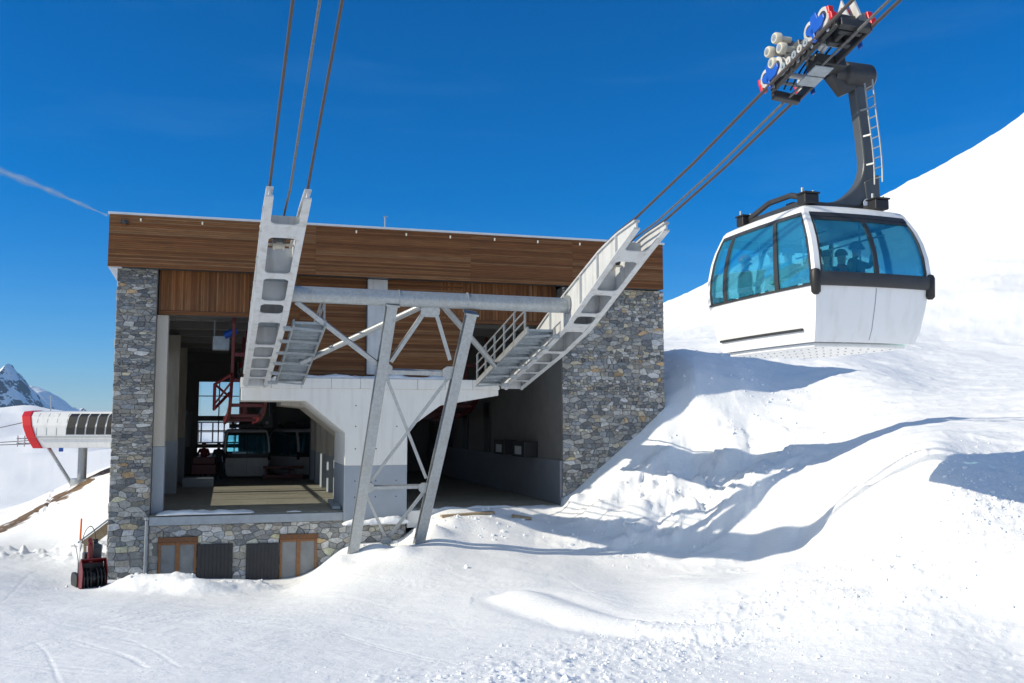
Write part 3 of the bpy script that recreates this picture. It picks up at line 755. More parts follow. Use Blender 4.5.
# back wall with its tall glazed opening (left bay) and doorway (right bay)
bt = 22.6
b = MB(); X0, X1 = 2.05, 4.1
b.box(.62, X0, bt, bt + .3, FL + .001, 4.297).box(X1, 9.3, bt, bt + .3, FL + .001, 4.297).box(X0, X1, bt, bt + .3, 2.0, 4.297).box(X0, X1, bt, bt + .3, -.05, .22).box(X0, X1, bt, bt + .3, -1.45, -1.25).box(X0, X1, bt, bt + .3, FL + .001, -2.2)
b.box(10.5, 17.58, bt, bt + .3, FL + .001, 4.297).box(9.3, 10.5, bt, bt + .3, -.2, 4.297)
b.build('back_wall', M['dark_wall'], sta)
for z0, z1 in ((.22, 2.0), (-1.25, -.05)):
    b = MB(); xm = (X0 + X1) / 2; zm = z0 + (z1 - z0) * .58
    b.box(xm - .03, xm + .03, bt + .05, bt + .15, z0, z1).box(X0 + .01, xm - .031, bt + .06, bt + .14, zm - .025, zm + .025).box(xm + .031, X1 - .01, bt + .06, bt + .14, zm - .025, zm + .025)
    wn = b.build('window', M['dark'], sta)
    b = MB(); b.box(X0 + .01, X1 - .01, bt + .10, bt + .106, z0, z1); b.build('pane', M['glass'], wn)
b = MB()
for x in np.linspace(X0 + .15, X1 - .15, 4): b.box(x - .04, x + .04, bt + .9, bt + .98, -1.2, -.1)
b.box(X0, X1, bt + .9, bt + .98, -.16, -.08).box(X0, X1, bt + .88, bt + 1.0, -1.24, -1.16).box(X0, X1, bt + .9, bt + .97, -.65, -.6)
b.build('railing', M['white_steel'], sta)
b = MB(); b.box(9.3, 12.4, bt - .08, bt - .003, -.2, 1.2); b.build('red_panel', M['red'], sta)
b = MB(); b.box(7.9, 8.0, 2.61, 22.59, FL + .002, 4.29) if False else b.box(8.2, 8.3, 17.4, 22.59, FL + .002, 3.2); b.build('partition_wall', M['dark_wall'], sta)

# snow lying on the building
def snow_cap(x0, x1, y0, y1, z, h, label, seed, frame=ST, cat='snow patch', group=None, nx=48, ny=8):
    vs = []; fs = []
    for i in range(nx + 1):
        for j in range(ny + 1):
            a, c = i / nx, j / ny
            e = min(a * (x1 - x0), (1 - a) * (x1 - x0), .35) / .35; e2 = min(c, 1 - c, .3) / .3
            x = x0 + (x1 - x0) * a; y = y0 + (y1 - y0) * c
            hz = h * (max(e, 0) ** .5) * (max(e2, 0) ** .5) * (.75 + 1.6 * float(fbm(np.array(x * 2.2), np.array(y * 2.2), 3, seed)))
            y += float(fbm(np.array(x * 1.7), np.array(3.3), 3, seed + 4)) * .18 * (1 - c)
            vs.append((x, y, z + hz))
    for i in range(nx):
        for j in range(ny):
            k = i * (ny + 1) + j; fs.append((k, k + ny + 1, k + ny + 2, k + 1))
    rim = [i * (ny + 1) for i in range(nx + 1)] + [nx * (ny + 1) + j for j in range(1, ny + 1)] + [i * (ny + 1) + ny for i in range(nx - 1, -1, -1)] + [j for j in range(ny - 1, 0, -1)]
    n = len(vs); vs += [(vs[k][0], vs[k][1], z) for k in rim]; m_ = len(rim)
    fs += [(rim[q], rim[(q + 1) % m_], n + (q + 1) % m_, n + q) for q in range(m_)]
    fs.append(tuple(n + q for q in range(m_)))
    b = MB(); b.add(vs, fs)
    ob = b.single('snow_patch', M['snow'], label, cat, frame, ((x0 + x1) / 2, (y0 + y1) / 2, z), group=group)
    for p in ob.data.polygons: p.use_smooth = True
    return ob
snow_cap(1.5, 4.35, .31, .95, -2.818, .12, 'strip of snow on the ledge above the left basement window', 3)
snow_cap(5.3, 5.75, .33, .6, -2.818, .08, 'small scrap of snow on the ledge above the right basement window', 5)
snow_cap(4.75, 10.7, .20, .88, 1.302, .15, 'snow crust on top of the concrete slab under the steel beam', 7)
snow_cap(6.95, 9.05, -.35, .19, -3.20, .22, 'low snow bank along the foot of the concrete stem', 9)
snow_cap(9.4, 14.0, .30, .62, -2.868, .07, 'thin snow over the sill of the right hall opening', 12)
zq = lambda x, y: h_at(*ST.w((x, y, 0))[:2]) + .05
for x0, x1, y, z, a in ((9.9, 11.6, -.75, -2.92, .06), (12.1, 12.7, -1.0, -3.0, -.15)):
    b = MB(); b.bar((x0, y, zq(x0, y)), (x1, y + a, zq(x1, y + a)), .26, .07)
    b.single('timber_plank', M['raw_wood'], 'long weathered plank half buried before the right hall opening' if x0 < 11 else 'short weathered plank half buried before the right hall opening', 'plank', ST, ((x0 + x1) / 2, y, z), bevel=.01, group='planks at the right hall opening')
# ------------------------------------------------------------------ rope saddles with their service stairs
LOW = [(-10.72, 4.44), (-9.8, 4.08), (-8.9, 3.70), (-7.5, 3.10), (-6, 2.47), (-4, 1.93), (-2, 1.48), (-.12, 1.05)]
UPP = [(-10.76, 4.63), (-9.6, 4.48), (-8.5, 4.23), (-7.2, 3.81), (-5.7, 3.32), (-4.5, 2.98), (-3, 2.42), (-1.5, 1.85), (-.10, 1.40)]
def ip(tab, t): return float(np.interp(t, [p[0] for p in tab], [p[1] for p in tab]))
def gauge(t): return float(np.interp(t, [-10.7, -.1], [.375, .305]))
TT = list(np.linspace(-10.7, -.12, 34))
SLOPE = .262
ROPE_TIP = 4.70
def rope_z(t):
    if t < -10.7: return ROPE_TIP + SLOPE * (-10.7 - t)
    return float(np.interp(t, [-10.7, -9.6, -8.5, -7.2, -5.7, -4.5, -3, -1.5, -.1, 3, 8, 20], [4.70, 4.54, 4.29, 3.87, 3.38, 3.04, 2.48, 1.98, 1.75, 1.60, 1.55, 1.55]))
def strip(mb, fa0, fa1, fz, th):
    """plate following the curve between two lateral limits"""
    vs = []; n = len(TT)
    for t in TT:
        z = fz(t); vs += [(fa0(t), t, z), (fa1(t), t, z), (fa1(t), t, z + th), (fa0(t), t, z + th)]
    fs = [(4 * i + k, 4 * i + (k + 1) % 4, 4 * i + 4 + (k + 1) % 4, 4 * i + 4 + k) for i in range(n - 1) for k in range(4)]
    fs += [(3, 2, 1, 0), tuple(4 * (n - 1) + k for k in range(4))]
    mb.add(vs, fs)
def saddle(fr, side, label, kk):
    MB = lambda: globals()['MB'](lambda p: (p[0], p[1] * kk, p[2] - (.10 if kk < 1 else 0) * min(1, max(0, (-p[1] - 6) / 5))))
    th_ = thing('rope_saddle', label, 'rope saddle', fr, (0, -.1, 1.05), 'rope saddles of the station')
    for sg in (-1, 1):
        b = MB()
        web = [(t, ip(LOW, t) + .032) for t in TT] + [(t, ip(UPP, t) - .022) for t in reversed(TT)]
        vs = []; n = len(TT)
        for t in TT:
            g = sg * gauge(t)
            for da in (-.02, .02): vs += [(g + da, t, ip(LOW, t) + .032), (g + da, t, ip(UPP, t) - .022)]
        fs = []
        for i in range(n - 1):
            q = 4 * i; fs += [(q, q + 1, q + 5, q + 4), (q + 2, q + 6, q + 7, q + 3), (q, q + 4, q + 6, q + 2), (q + 1, q + 3, q + 7, q + 5)]
        fs += [(0, 2, 3, 1), (4 * n - 4, 4 * n - 3, 4 * n - 1, 4 * n - 2)]
        b.add(vs, fs)
        strip(b, lambda t: sg * gauge(t) - .078, lambda t: sg * gauge(t) + .078, lambda t: ip(LOW, t), .03)
        strip(b, lambda t: sg * gauge(t) - .07, lambda t: sg * gauge(t) + .07, lambda t: ip(UPP, t) - .02, .04)
        for t in np.linspace(-9.6, -1.2, 8):  # stiffeners
            b.box(min(sg * (gauge(t) + .022), sg * (gauge(t) + .085)), max(sg * (gauge(t) + .022), sg * (gauge(t) + .085)), t - .012, t + .012, ip(LOW, t) + .04, ip(UPP, t) - .03)
        b.build('side_plate', M['white_steel'], th_)
    def cross(mb, t0, t1, full):
        """bottom cross plate with rounded corners, and the upright plate above it"""
        tm = (t0 + t1) / 2; g = gauge(tm) - .077; zz = lambda t: ip(LOW, t) + .006
        pts = []; R_ = .12
        for c in range(7):
            q = c / 6 * math.pi / 2; pts.append((-g + R_ - R_ * math.sin(q), t0 - R_ + R_ * math.cos(q)) if False else (-g + R_ * (1 - math.cos(q)), t0 - R_ * (1 - math.sin(q))))
        lo = pts; lo2 = [(-a, t) for a, t in reversed(pts)]
        hi = [(a, t1 + (t0 - t)) for a, t in reversed(pts)]; hi2 = [(-a, t) for a, t in reversed(hi)]
        poly = lo + lo2 + [(a, t) for a, t in hi2] + hi
        n = len(poly)
        mb.add([(a, t, zz(t)) for a, t in poly] + [(a, t, zz(t) + .022) for a, t in poly],
               [tuple(range(n)), tuple(range(2 * n - 1, n - 1, -1))] + [(i, n + i, n + (i + 1) % n, (i + 1) % n) for i in range(n)])
        if full:
            g2 = gauge(tm) - .022
            mb.bar((0, t1 - .03, (ip(LOW, t1) + .03 + ip(UPP, t1) - .05 - (.10 if full == 2 else 0)) / 2), (0, t1 - .005, (ip(LOW, t1) + .03 + ip(UPP, t1) - .05 - (.10 if full == 2 else 0)) / 2), 2 * g2, ip(UPP, t1) - ip(LOW, t1) - .1 - (.10 if full == 2 else 0))
    for t0, t1, full in ((-9.75, -9.30, 1), (-7.95, -7.75, 1), (-6.80, -6.66, 1), (-6.22, -5.75, 1), (-4.1, -3.95, 1), (-3.0, -2.9, 1), (-1.9, -1.8, 1), (-.95, -.85, 1)):
        b = MB(); cross(b, t0, t1, full); b.build('cross_plate', M['white_steel'], th_)
    b = MB()
    vs = []; ts = [t for t in TT if t > -7.8]
    for t in ts:
        g = gauge(t) - .022; z = ip(LOW, t) * .35 + ip(UPP, t) * .65 - .03; vs += [(-g, t, z), (g, t, z), (g, t, z + .02), (-g, t, z + .02)]
    n = len(ts); b.add(vs, [(4 * i + k, 4 * i + (k + 1) % 4, 4 * i + 4 + (k + 1) % 4, 4 * i + 4 + k) for i in range(n - 1) for k in range(4)] + [(3, 2, 1, 0), tuple(4 * n - 4 + k for k in range(4))])
    b.build('trough_plate', M['grating'], th_)
    for k in range(4):
        t = -9.12 + k * .31; z = rope_z(t) - .26
        b = MB(); b.tube([(-.13, t, z), (-.075, t, z), (-.07, t, z), (.07, t, z), (.075, t, z), (.13, t, z)], [.13, .13, .10, .10, .13, .13], 18)
        b.tube([(-.36, t, z), (-.131, t, z)], .03, 8); b.tube([(.131, t, z), (.36, t, z)], .03, 8)
        b.build('rope_roller', M['cream_roller'] if k % 2 else M['dark'], th_, smooth=True)
    b = MB(); b.box(-.36, .36, -.118, .15, 1.02, 1.29); b.box(-.31, -.22, -.16, -.119, .98, 1.16); b.box(.22, .31, -.16, -.119, .98, 1.16)
    b.build('bearing_foot', M['white_steel'], th_, .01)
    # service stair beside the saddle
    a0, a1 = (.56, 1.40) if side > 0 else (-1.40, -.56)
    lz = lambda t: 1.33 + (-.9 - t) * .238
    b = MB()
    for a in (a0 + .03, a1 - .03): b.bar((a, -.4, lz(-.4) - .06), (a, -5.75, lz(-5.75) - .06), .05, .17, (0, 0, 1))
    b.build('stringer', M['galv'], th_)
    b = MB()
    for k in range(18):
        t = -.6 - k * .29; z = lz(t)
        b.box(a0 + .06, a1 - .06, t - .13, t + .12, z, z + .03); b.box(a0 + .06, a1 - .06, t + .122, t + .14, z - .10, z + .03)
        for q in range(4): b.box(a0 + .07, a1 - .07, t - .12 + q * .06, t - .10 + q * .06, z - .025, z - .002)
    b.build('tread', M['grating'], th_, kind='stuff')
    ao = a1 - .03 if side > 0 else a0 + .03
    ai = a0 + .03 if side > 0 else a1 - .03
    for k in range(6):
        t = -.6 - k * .98
        b = MB(); b.bar((ao, t, lz(t) - .12), (ao, t, lz(t) + .82), .05, .05); b.build('rail_post', M['galv'], th_)
        b = MB(); b.bar((ai, t, lz(t) - .15), ((gauge(t) + .02) * side, t, lz(t) - .15), .08, .08)
        b.bar((ao, t, lz(t) - .18), ((gauge(t) + .02) * side, t, max(ip(LOW, t), lz(t) - .75)), .06, .06); b.build('bracket', M['galv'], th_)
    for h in (.28, .55, .82):
        b = MB(); b.tube([(ao, -.5, lz(-.5) + h), (ao, -5.55, lz(-5.55) + h)], .022, 8); b.build('handrail', M['galv'], th_)
    return th_
saddle(TL, 1, 'white twin plate rope saddle on the left, rising steeply before the dark left hall', 1.012)
saddle(TR, -1, 'white twin plate rope saddle on the right, reaching out past the right stone pier', .968)

# ------------------------------------------------------------------ braced support frame
def planeT(px, py, t):
    r = ray(px, py); vx, vy = -UY, UX
    k = (t + P0[0] * vx + P0[1] * vy) / (r[0] * vx + r[1] * vy)
    X, Y = r[0] * k - P0[0], r[1] * k - P0[1]
    return (X * UX + Y * UY, t, r[2] * k)
def LG(px, py):
    t = -6
    for _ in range(30):
        p = planeT(px, py, t); t = -6 + 3.0 * (3.0 - p[2]) / 6.9
    return Vector(p)
fr_ = thing('support_frame', 'galvanised steel frame of one round beam on two braced leaning legs', 'support frame', ST, tuple(LG(380, 556)))
PN = Vector((0, -1, -.43)).normalized()
b = MB(); b.tube([(4.83, -6, 3.12), (12.16, -6, 3.07)], .205, 28)
bm_ = b.build('beam', M['galv'], fr_, smooth=True)
for x, w_, r_ in ((4.80, .05, .255), (12.14, .05, .255), (7.59, .02, .225), (9.39, .02, .225)):
    b = MB(); b.tube([(x, -6, 3.1), (x + w_, -6, 3.1)], r_, 24); b.build('flange', M['galv'], bm_)
for p, q in (((392, 304), (351, 566)), ((471, 313), (417.5, 549))):
    b = MB(); A_, B_ = LG(*p), LG(*q); d = (B_ - A_).normalized()
    b.hbeam(A_, B_ + d * .5, .27, .26, .035, PN.cross(d).cross(d) * -1)
    b.bar(A_ - d * .02 , A_ + d * .03, .36, .34, PN)
    b.build('leg', M['galv'], fr_)
def brace(p, q, wd, off=.0, round_=False, t1=None):
    A_, B_ = (LG(*p) if len(p) == 2 else Vector(p)), (LG(*q) if len(q) == 2 else Vector(q))
    A_ = A_ + PN * off; B_ = B_ + PN * off
    b = MB()
    if round_: b.tube([A_, B_], wd, 12)
    else:
        d = (B_ - A_).normalized(); b.bar(A_, B_, wd, .018, PN); b.bar(A_ - PN * (wd / 2 + .011) + PN.cross(d) * (wd / 2 - .01), B_ - PN * (wd / 2 + .011) + PN.cross(d) * (wd / 2 - .01), .018, wd, PN)
    b.build('brace', M['galv'], fr_, smooth=round_)
brace((296, 302), (382, 368), .12); brace((391, 362), (425, 312), .10); brace((436, 313), (450, 360), .10)
brace((384, 371), (426, 478), .085, .012); brace((450, 376), (369, 484), .085, -.012)
brace((366, 488), (425, 487), .09); brace((366, 494), (387, 541), .075, .012); brace((424, 492), (386, 541), .10, -.012)
brace((382, 372), (452, 374), .12)
brace((5.45, -2.6, 1.62), (8.35, -5.9, 3.0), .085, 0, True); brace((11.1, -2.6, 1.62), (8.75, -5.9, 3.0), .085, 0, True)
brace((386, 540), (392, 551), .07)
b = MB()
for px, py, w_, h_ in ((384, 369, .42, .34), (450, 372, .42, .34), (430, 311, .5, .3), (368, 487, .3, .3), (424, 487, .3, .3), (386, 540, .3, .22)):
    p = LG(px, py) + PN * .03; e = Vector((1, 0, 0)); f_ = PN.cross(e)
    b.add([p + e * w_ / 2 * x + f_ * h_ / 2 * y + PN * k for k in (0, .02) for x, y in ((-1, -.5), (-.5, -1), (.5, -1), (1, -.5), (1, .5), (.5, 1), (-.5, 1), (-1, .5))],
          [tuple(range(8)), tuple(range(15, 7, -1))] + [(i, 8 + i, 8 + (i + 1) % 8, (i + 1) % 8) for i in range(8)])
b.build('gusset', M['galv'], fr_, kind='stuff')

# ------------------------------------------------------------------ ropes
def rope(fr, a, r, name, label, mat, t_in, sag=0, group=None):
    kk, dz, sl = (1.012, 0, .125) if fr is TL else (.968, .10, -.016)
    wz = lambda t: (lambda z: z - dz * min(1, max(0, (-t * kk - 6) / 5)) + sl * max(0, -10.7 - t))(rope_z(t))
    ts = [t for t in (14, 8, 3) if t <= t_in] + [t for t in (-.1, -1.5, -3, -4.5, -5.7, -7.2, -8.5, -9.6, -10.7) if t < t_in] + [-13, -16, -20, -25, -32, -40, -50]
    b = MB(); b.tube([(a * (gauge(max(-10.7, min(t, -.1))) / .375 if abs(a) > .3 else 1), t * (kk if t > -10.75 else 1), wz(t) - sag) for t in ts], r, 10)
    b.single(name, mat, label, 'cable', fr, (a, -10.7, ROPE_TIP), smooth=True, group=group)
rope(TL, -.375, .029, 'track_rope', 'dark track cable rising from the left tip of the left saddle', M['rope'], 3)
rope(TL, .375, .029, 'track_rope', 'dark track cable rising from the right tip of the left saddle', M['rope'], 3)
rope(TL, .02, .026, 'haul_rope', 'pale haul cable rising between the two tips of the left saddle', M['rope_pale'], -8.0, .10)
rope(TR, -.375, .029, 'track_rope', 'dark track cable from the left tip of the right saddle up to the hanging cabin', M['rope'], 3)
rope(TR, .375, .029, 'track_rope', 'dark track cable from the outer tip of the right saddle under the carriage', M['rope'], 3)
rope(TR, .10, .024, 'haul_rope', 'pale haul cable between the two right hand track cables', M['rope_pale'], -8.0, .10)

# ------------------------------------------------------------------ cable car
CT = -16.2
car = thing('cable_car', 'white cable car cabin with blue windows hanging in the sky before the snowy hill', 'cable car', TR, (0, CT, 1.1), 'cable cars of the station')
KZ = [1.10, 1.16, 1.35, 1.7, 2.05, 2.25, 2.5, 2.75, 2.95, 3.12, 3.25, 3.34]
KW = [.85, .925, .965, 1.005, 1.045, 1.06, 1.055, 1.035, 1.01, .975, .94, .90]
KL = [1.24, 1.35, 1.44, 1.53, 1.60, 1.61, 1.575, 1.50, 1.40, 1.285, 1.19, 1.11]
def PS(k, u, z, d=0.0):
    """point on cabin side k (0 front, 1 right, 2 back, 3 left) at fraction u and height z, d outwards"""
    w_ = float(np.interp(z, KZ, KW)); l_ = float(np.interp(z, KZ, KL)); bl = 1 - (2 * u - 1) ** 2
    x = (2 * u - 1)
    if k == 0: return (x * (w_ + d), CT - l_ - d - .07 * bl, z)
    if k == 1: return (w_ + d + .05 * bl, CT + x * (l_ + d), z)
    if k == 2: return (-x * (w_ + d), CT + l_ + d + .07 * bl, z)
    return (-w_ - d - .05 * bl, CT - x * (l_ + d), z)
def patch(mb, k, u0, u1, z0, z1, d0, d1, nu=8):
    zs = sorted(set([z0, z1] + [z for z in KZ if z0 < z < z1])); us = np.linspace(u0, u1, nu + 1); m_ = len(us); vs = []; fs = []
    for d in (d0, d1):
        for z in zs:
            for u in us: vs.append(PS(k, float(u), z, d))
    o = len(zs) * m_
    for i in range(len(zs) - 1):
        for j in range(nu):
            q = i * m_ + j; fs += [(q, q + m_, q + m_ + 1, q + 1), (o + q, o + q + 1, o + q + m_ + 1, o + q + m_)]
    rim = [j for j in range(m_)] + [i * m_ + m_ - 1 for i in range(1, len(zs))] + [(len(zs) - 1) * m_ + j for j in range(m_ - 2, -1, -1)] + [i * m_ for i in range(len(zs) - 2, 0, -1)]
    fs += [(rim[i], rim[(i + 1) % len(rim)], o + rim[(i + 1) % len(rim)], o + rim[i]) for i in range(len(rim))]
    mb.add(vs, fs)
SIL = {0: 2.03, 1: 2.00, 2: 2.03, 3: 2.00}
b = MB()
for k in range(4): patch(b, k, 0, 1, 1.16, SIL[k], -.05, 0, 12)
lb = b.build('lower_body', M['white'], car, smooth=True)
b = MB(); b.xy([PS(0, u, 1.10)[:2] for u in np.linspace(0, 1, 9)] + [PS(1, u, 1.10)[:2] for u in np.linspace(0, 1, 9)][1:] + [PS(2, u, 1.10)[:2] for u in np.linspace(0, 1, 9)][1:] + [PS(3, u, 1.10)[:2] for u in np.linspace(0, 1, 9)][1:-1], 1.09, 1.165)
fl = b.build('floor_pan', M['white'], car, .02)
b = MB()
for i in range(-6, 7):
    for j in (-.62, -.2, .22, .63): b.tube([(j, CT + i * .19, 1.088), (j, CT + i * .19, 1.080)], .014, 6)
b.build('floor_bolt', M['grating'], fl, kind='stuff')
# seam of the double door at the end
b = MB(); patch(b, 0, .497, .503, 1.2, 1.98, .001, .004, 2); b.build('door_seam', M['gutter'], lb)
for u in (.22, .70):
    b = MB(); patch(b, 3, u - .0012, u + .0012, 1.40, 1.98, .0005, .002, 2); b.build('panel_seam', M['white_steel'], lb)
b = MB(); patch(b, 3, .06, .90, 1.335, 1.375, .002, .035, 10); b.build('rub_rail', M['dark'], car)
b = MB(); patch(b, 1, .06, .90, 1.335, 1.375, .002, .035, 10); b.build('rub_rail', M['dark'], car)
for k in (0, 2):
    b = MB(); patch(b, k, .03, .97, 1.99, 2.20, .003, .05, 10); bb = b.build('buffer_beam', M['dark'], car, .01, smooth=True)
    for u in ((.0, 1.0) if k == 0 else ()):
        p = Vector(PS(k, u, 2.1, .0)); b = MB(); b.tube([p + Vector((0, 0, -.25)), p + Vector((0, 0, -.21)), p + Vector((0, 0, .08)), p + Vector((0, 0, .13)), p + Vector((0, 0, .145))], [.035, .07, .08, .06, .025], 14)
        b.build('buffer', M['black'], car, smooth=True)
for k, side in ((3, 1), (1, 1)):
    b = MB(); patch(b, k, .02, .98, 2.0, 2.035, .002, .018, 10); b.build('window_sill', M['dark'], car)
# corner posts
for k in range(4):
    b = MB(); patch(b, k, .0, .04 if k % 2 == 0 else .026, SIL[k], 3.20, -.05, .006, 2); patch(b, (k + 3) % 4, .974 if k % 2 == 0 else .96, 1.0, SIL[(k + 3) % 4], 3.20, -.05, .006, 2)
    b.build('corner_post', M['white'], car, smooth=True)
# glazing
def bay(k, cuts, mull, zt):
    for u0, u1 in zip(cuts[:-1], cuts[1:]):
        b = MB(); patch(b, k, u0 + mull / 2, u1 - mull / 2, 2.05, zt, -.012, -.004, 6); b.build('window_pane', M['glass_blue'], car, smooth=True)
    for u in cuts[1:-1]:
        b = MB(); patch(b, k, u - mull / 2, u + mull / 2, 2.04, zt, -.03, .008, 2); b.build('mullion', M['dark'], car)
    e0, e1 = cuts[0], cuts[-1]
    b = MB(); patch(b, k, e0, e0 + .012, 2.04, zt, -.02, .006, 1); patch(b, k, e1 - .012, e1, 2.04, zt, -.02, .006, 1); patch(b, k, e0, e1, zt, zt + .06, -.02, .005, 8)
    b.build('window_seal', M['dark'], car)
for k in (0, 2):
    bay(k, [.042, .5, .958], .035, 3.06)
    b = MB(); patch(b, k, .042, .958, 3.125, 3.20, -.02, .012, 8); b.build('header', M['dark'], car)
bay(3, [.028, .20, .70, .972], .035, 3.14); bay(1, [.028, .30, .80, .972], .035, 3.14)
# roof
b = MB(); LV = [(3.20, .006, .0), (3.245, .012, 0), (3.30, .0, 0), (3.335, -.05, 0), (3.36, -.12, 0)]
loops = []
for z, d, _ in LV:
    lp_ = []
    for k in range(4):
        for u in np.linspace(0, 1, 10)[:-1]: lp_.append(PS(k, float(u), min(z, 3.34), d)[:2] + (z,))
    loops.append(lp_)
n = len(loops[0]); vs = [p for l in loops for p in l]
fs = [(i * n + j, i * n + (j + 1) % n, (i + 1) * n + (j + 1) % n, (i + 1) * n + j) for i in range(len(loops) - 1) for j in range(n)] + [tuple((len(loops) - 1) * n + j for j in range(n)), tuple(range(n - 1, -1, -1))]
b.add(vs, fs); b.build('roof', M['white'], car, smooth=True)
# inside: grab rails and back rests
b = MB()
for a in (-.55, .55): b.tube([(a, CT - 1.2, 2.92), (a, CT + 1.2, 2.92)], .016, 8)
for a, t in ((-.55, -.6), (.55, -.6), (-.55, .7), (.55, .7)): b.tube([(a, CT + t, 1.17), (a, CT + t, 3.2)], .016, 8)
b.build('grab_rail', M['galv'], car)
for sg in (-1, 1):
    b = MB(); b.box(sg * .86 - .06, sg * .86 + .06, CT - 1.15, CT + 1.15, 1.5, 1.62); b.box(sg * .93 - .02, sg * .93 + .02, CT - 1.2, CT + 1.2, 1.75, 1.98); b.build('bench', M['dark'], car, .02)
# roof gear
b = MB()
for sg in (-1, 1):
    b.bar((sg * .62, CT - 1.0, 3.45), (sg * .62, CT + .95, 3.45), .09, .11)
b.bar((-.62, CT - .62, 3.47), (.62, CT - .62, 3.47), .12, .10); b.bar((-.62, CT + .42, 3.47), (.62, CT + .42, 3.47), .12, .10)
b.build('roof_frame', M['dark'], car, .015)
b = MB(); b.tube([(-.64, CT + .95, 3.38), (-.64, CT + .8, 3.52), (-.64, CT + .2, 3.66), (-.62, CT - .4, 3.66), (-.6, CT - .9, 3.5)], .05, 8); b.build('roof_bar', M['dark'], car, smooth=True)
for a, t in ((-.66, -.92), (.68, -.92), (-.66, .92), (.68, .92)):
    b = MB(); b.box(a - .13, a + .13, CT + t - .11, CT + t + .11, 3.39, 3.55); b.box(a - .15, a + .15, CT + t - .13, CT + t + .13, 3.552, 3.585)
    mt = b.build('damper', M['black'], car, .02)
    b = MB(); b.tube([(a - .1, CT + t, 3.58), (a - .1, CT + t, 3.66)], .022, 8); b.tube([(a + .1, CT + t, 3.58), (a + .1, CT + t, 3.63)], .018, 8); b.build('bolt', M['galv'], mt)
# hanger arm
AT = -16.35
path = [(.92, 6.0, .36), (.95, 5.7, .40), (1.00, 5.2, .36), (1.05, 4.7, .34), (1.07, 4.3, .36), (1.00, 3.98, .42), (.80, 3.76, .40), (.45, 3.60, .26), (0, 3.55, .18), (-.5, 3.55, .14)]
path = smooth_poly([(a, z, wd * (.62 if z > 4.1 else .72)) for a, z, wd in path], 5)
vs = []; fs = []
for i, (a, z, wd) in enumerate(path):
    p0 = path[max(i - 1, 0)]; p1 = path[min(i + 1, len(path) - 1)]; d = Vector((p1[0] - p0[0], 0, p1[1] - p0[1])).normalized(); nn = Vector((-d.z, 0, d.x))
    for sg, y in ((-1, -.10), (1, -.10), (1, .10), (-1, .10)): vs.append(Vector((a, AT + y, z)) + nn * sg * wd / 2)
n = len(path); fs = [(4 * i + k, 4 * i + (k + 1) % 4, 4 * i + 4 + (k + 1) % 4, 4 * i + 4 + k) for i in range(n - 1) for k in range(4)] + [(3, 2, 1, 0), tuple(4 * n - 4 + k for k in range(4))]
b = MB(); b.add(vs, fs); b.box(.55, 1.25, AT - .131, AT + .131, 3.40, 3.62)
b.xz([(.95, 4.05), (1.26, 4.2), (1.28, 3.45), (1.0, 3.45)], AT - .12, AT + .12)
arm = b.build('hanger', M['arm'], car, .025)
b = MB(); b.tube([(.98, AT - .133, 3.66), (.98, AT - .14, 3.66)], .085, 20); b.build('eye', M['flash'], arm)
b = MB(); b.tube([(.45, AT, 5.94), (.62, AT, 5.94), (.66, AT, 5.94), (1.18, AT, 5.94), (1.24, AT, 5.94)], [.16, .16, .235, .235, .18], 26)
b.xz([(.36, 6.16), (.34, 5.86), (.62, 5.56), (.9, 5.7), (1.0, 6.12)], AT - .10, AT + .10)
b.build('axle_housing', M['dark'], arm, .015, smooth=True)
lx = lambda z: float(np.interp(z, [3.9, 4.3, 4.7, 5.2, 5.75], [1.12, 1.13, 1.10, 1.04, .99]))
for dy in (-.12, .08):
    b = MB(); b.tube([(lx(z) - .05, AT - .30 + dy, z) for z in np.linspace(3.98, 5.75, 9)], .014, 8); b.build('ladder_rail', M['galv'], arm)
for z in np.linspace(4.08, 5.65, 10):
    b = MB(); b.tube([(lx(z) - .05, AT - .42, z), (lx(z) - .05, AT - .22, z)], .011, 6); b.build('ladder_rung', M['galv'], arm)
for z in (4.35, 4.85, 5.3):
    b = MB(); b.bar((lx(z) - .05, AT - .235, z), (lx(z) - .1, AT - .09, z), .04, .03); b.build('ladder_bracket', M['galv'], arm)
# carriage running on the two track ropes
RD = Vector((0, -1, SLOPE)).normalized(); RN = RD.cross(Vector((1, 0, 0))) * -1
if RN.z < 0: RN = -RN
RC = Vector((0, -16.55, rope_z(-16.55) - .195))
xf = lambda p: RC + Vector((1, 0, 0)) * p[0] + RD * p[1] + RN * p[2]
b = MB(xf)
b.box(-.32, -.26, -.95, 1.0, -.06, .08); b.box(.27, .33, -1.05, 1.05, -.10, .06)
b.bar((-.26, -.98, -.06), (.27, -1.0, -.10), .13, .15); b.bar((-.26, 1.0, 0), (.27, 1.02, -.04), .13, .15)
b.box(-.20, .22, .52, .62, -.10, .26); b.box(-.20, .22, .84, .92, -.10, .26); b.box(-.12, -.04, .62, .84, -.08, .2); b.box(.08, .16, .62, .84, -.08, .2); b.box(-.1, .5, -.18, .12, -.12, .08); b.box(-.24, -.12, -.7, .5, .12, .26)
cg = b.build('carriage', M['dark'], car, .02)
for l0 in (-.50, -.20):
    b = MB(xf); b.box(-.10, .26, l0, l0 + .27, -.16, -.13); b.build('guard_panel', M['grating'], cg, .01)
b = MB(xf)
for a, l in ((-.12, .25), (-.02, .33), (.08, .25)): b.tube([(a, l - .2, .14), (a, l + .2, .2)], .035, 10)
b.tube([(-.2, -.62, .12), (.2, -.62, .12)], .05, 12); b.tube([(-.2, -.2, .2), (.2, -.2, .2)], .06, 12)
b.build('grip_linkage', M['flash'], cg, smooth=True)
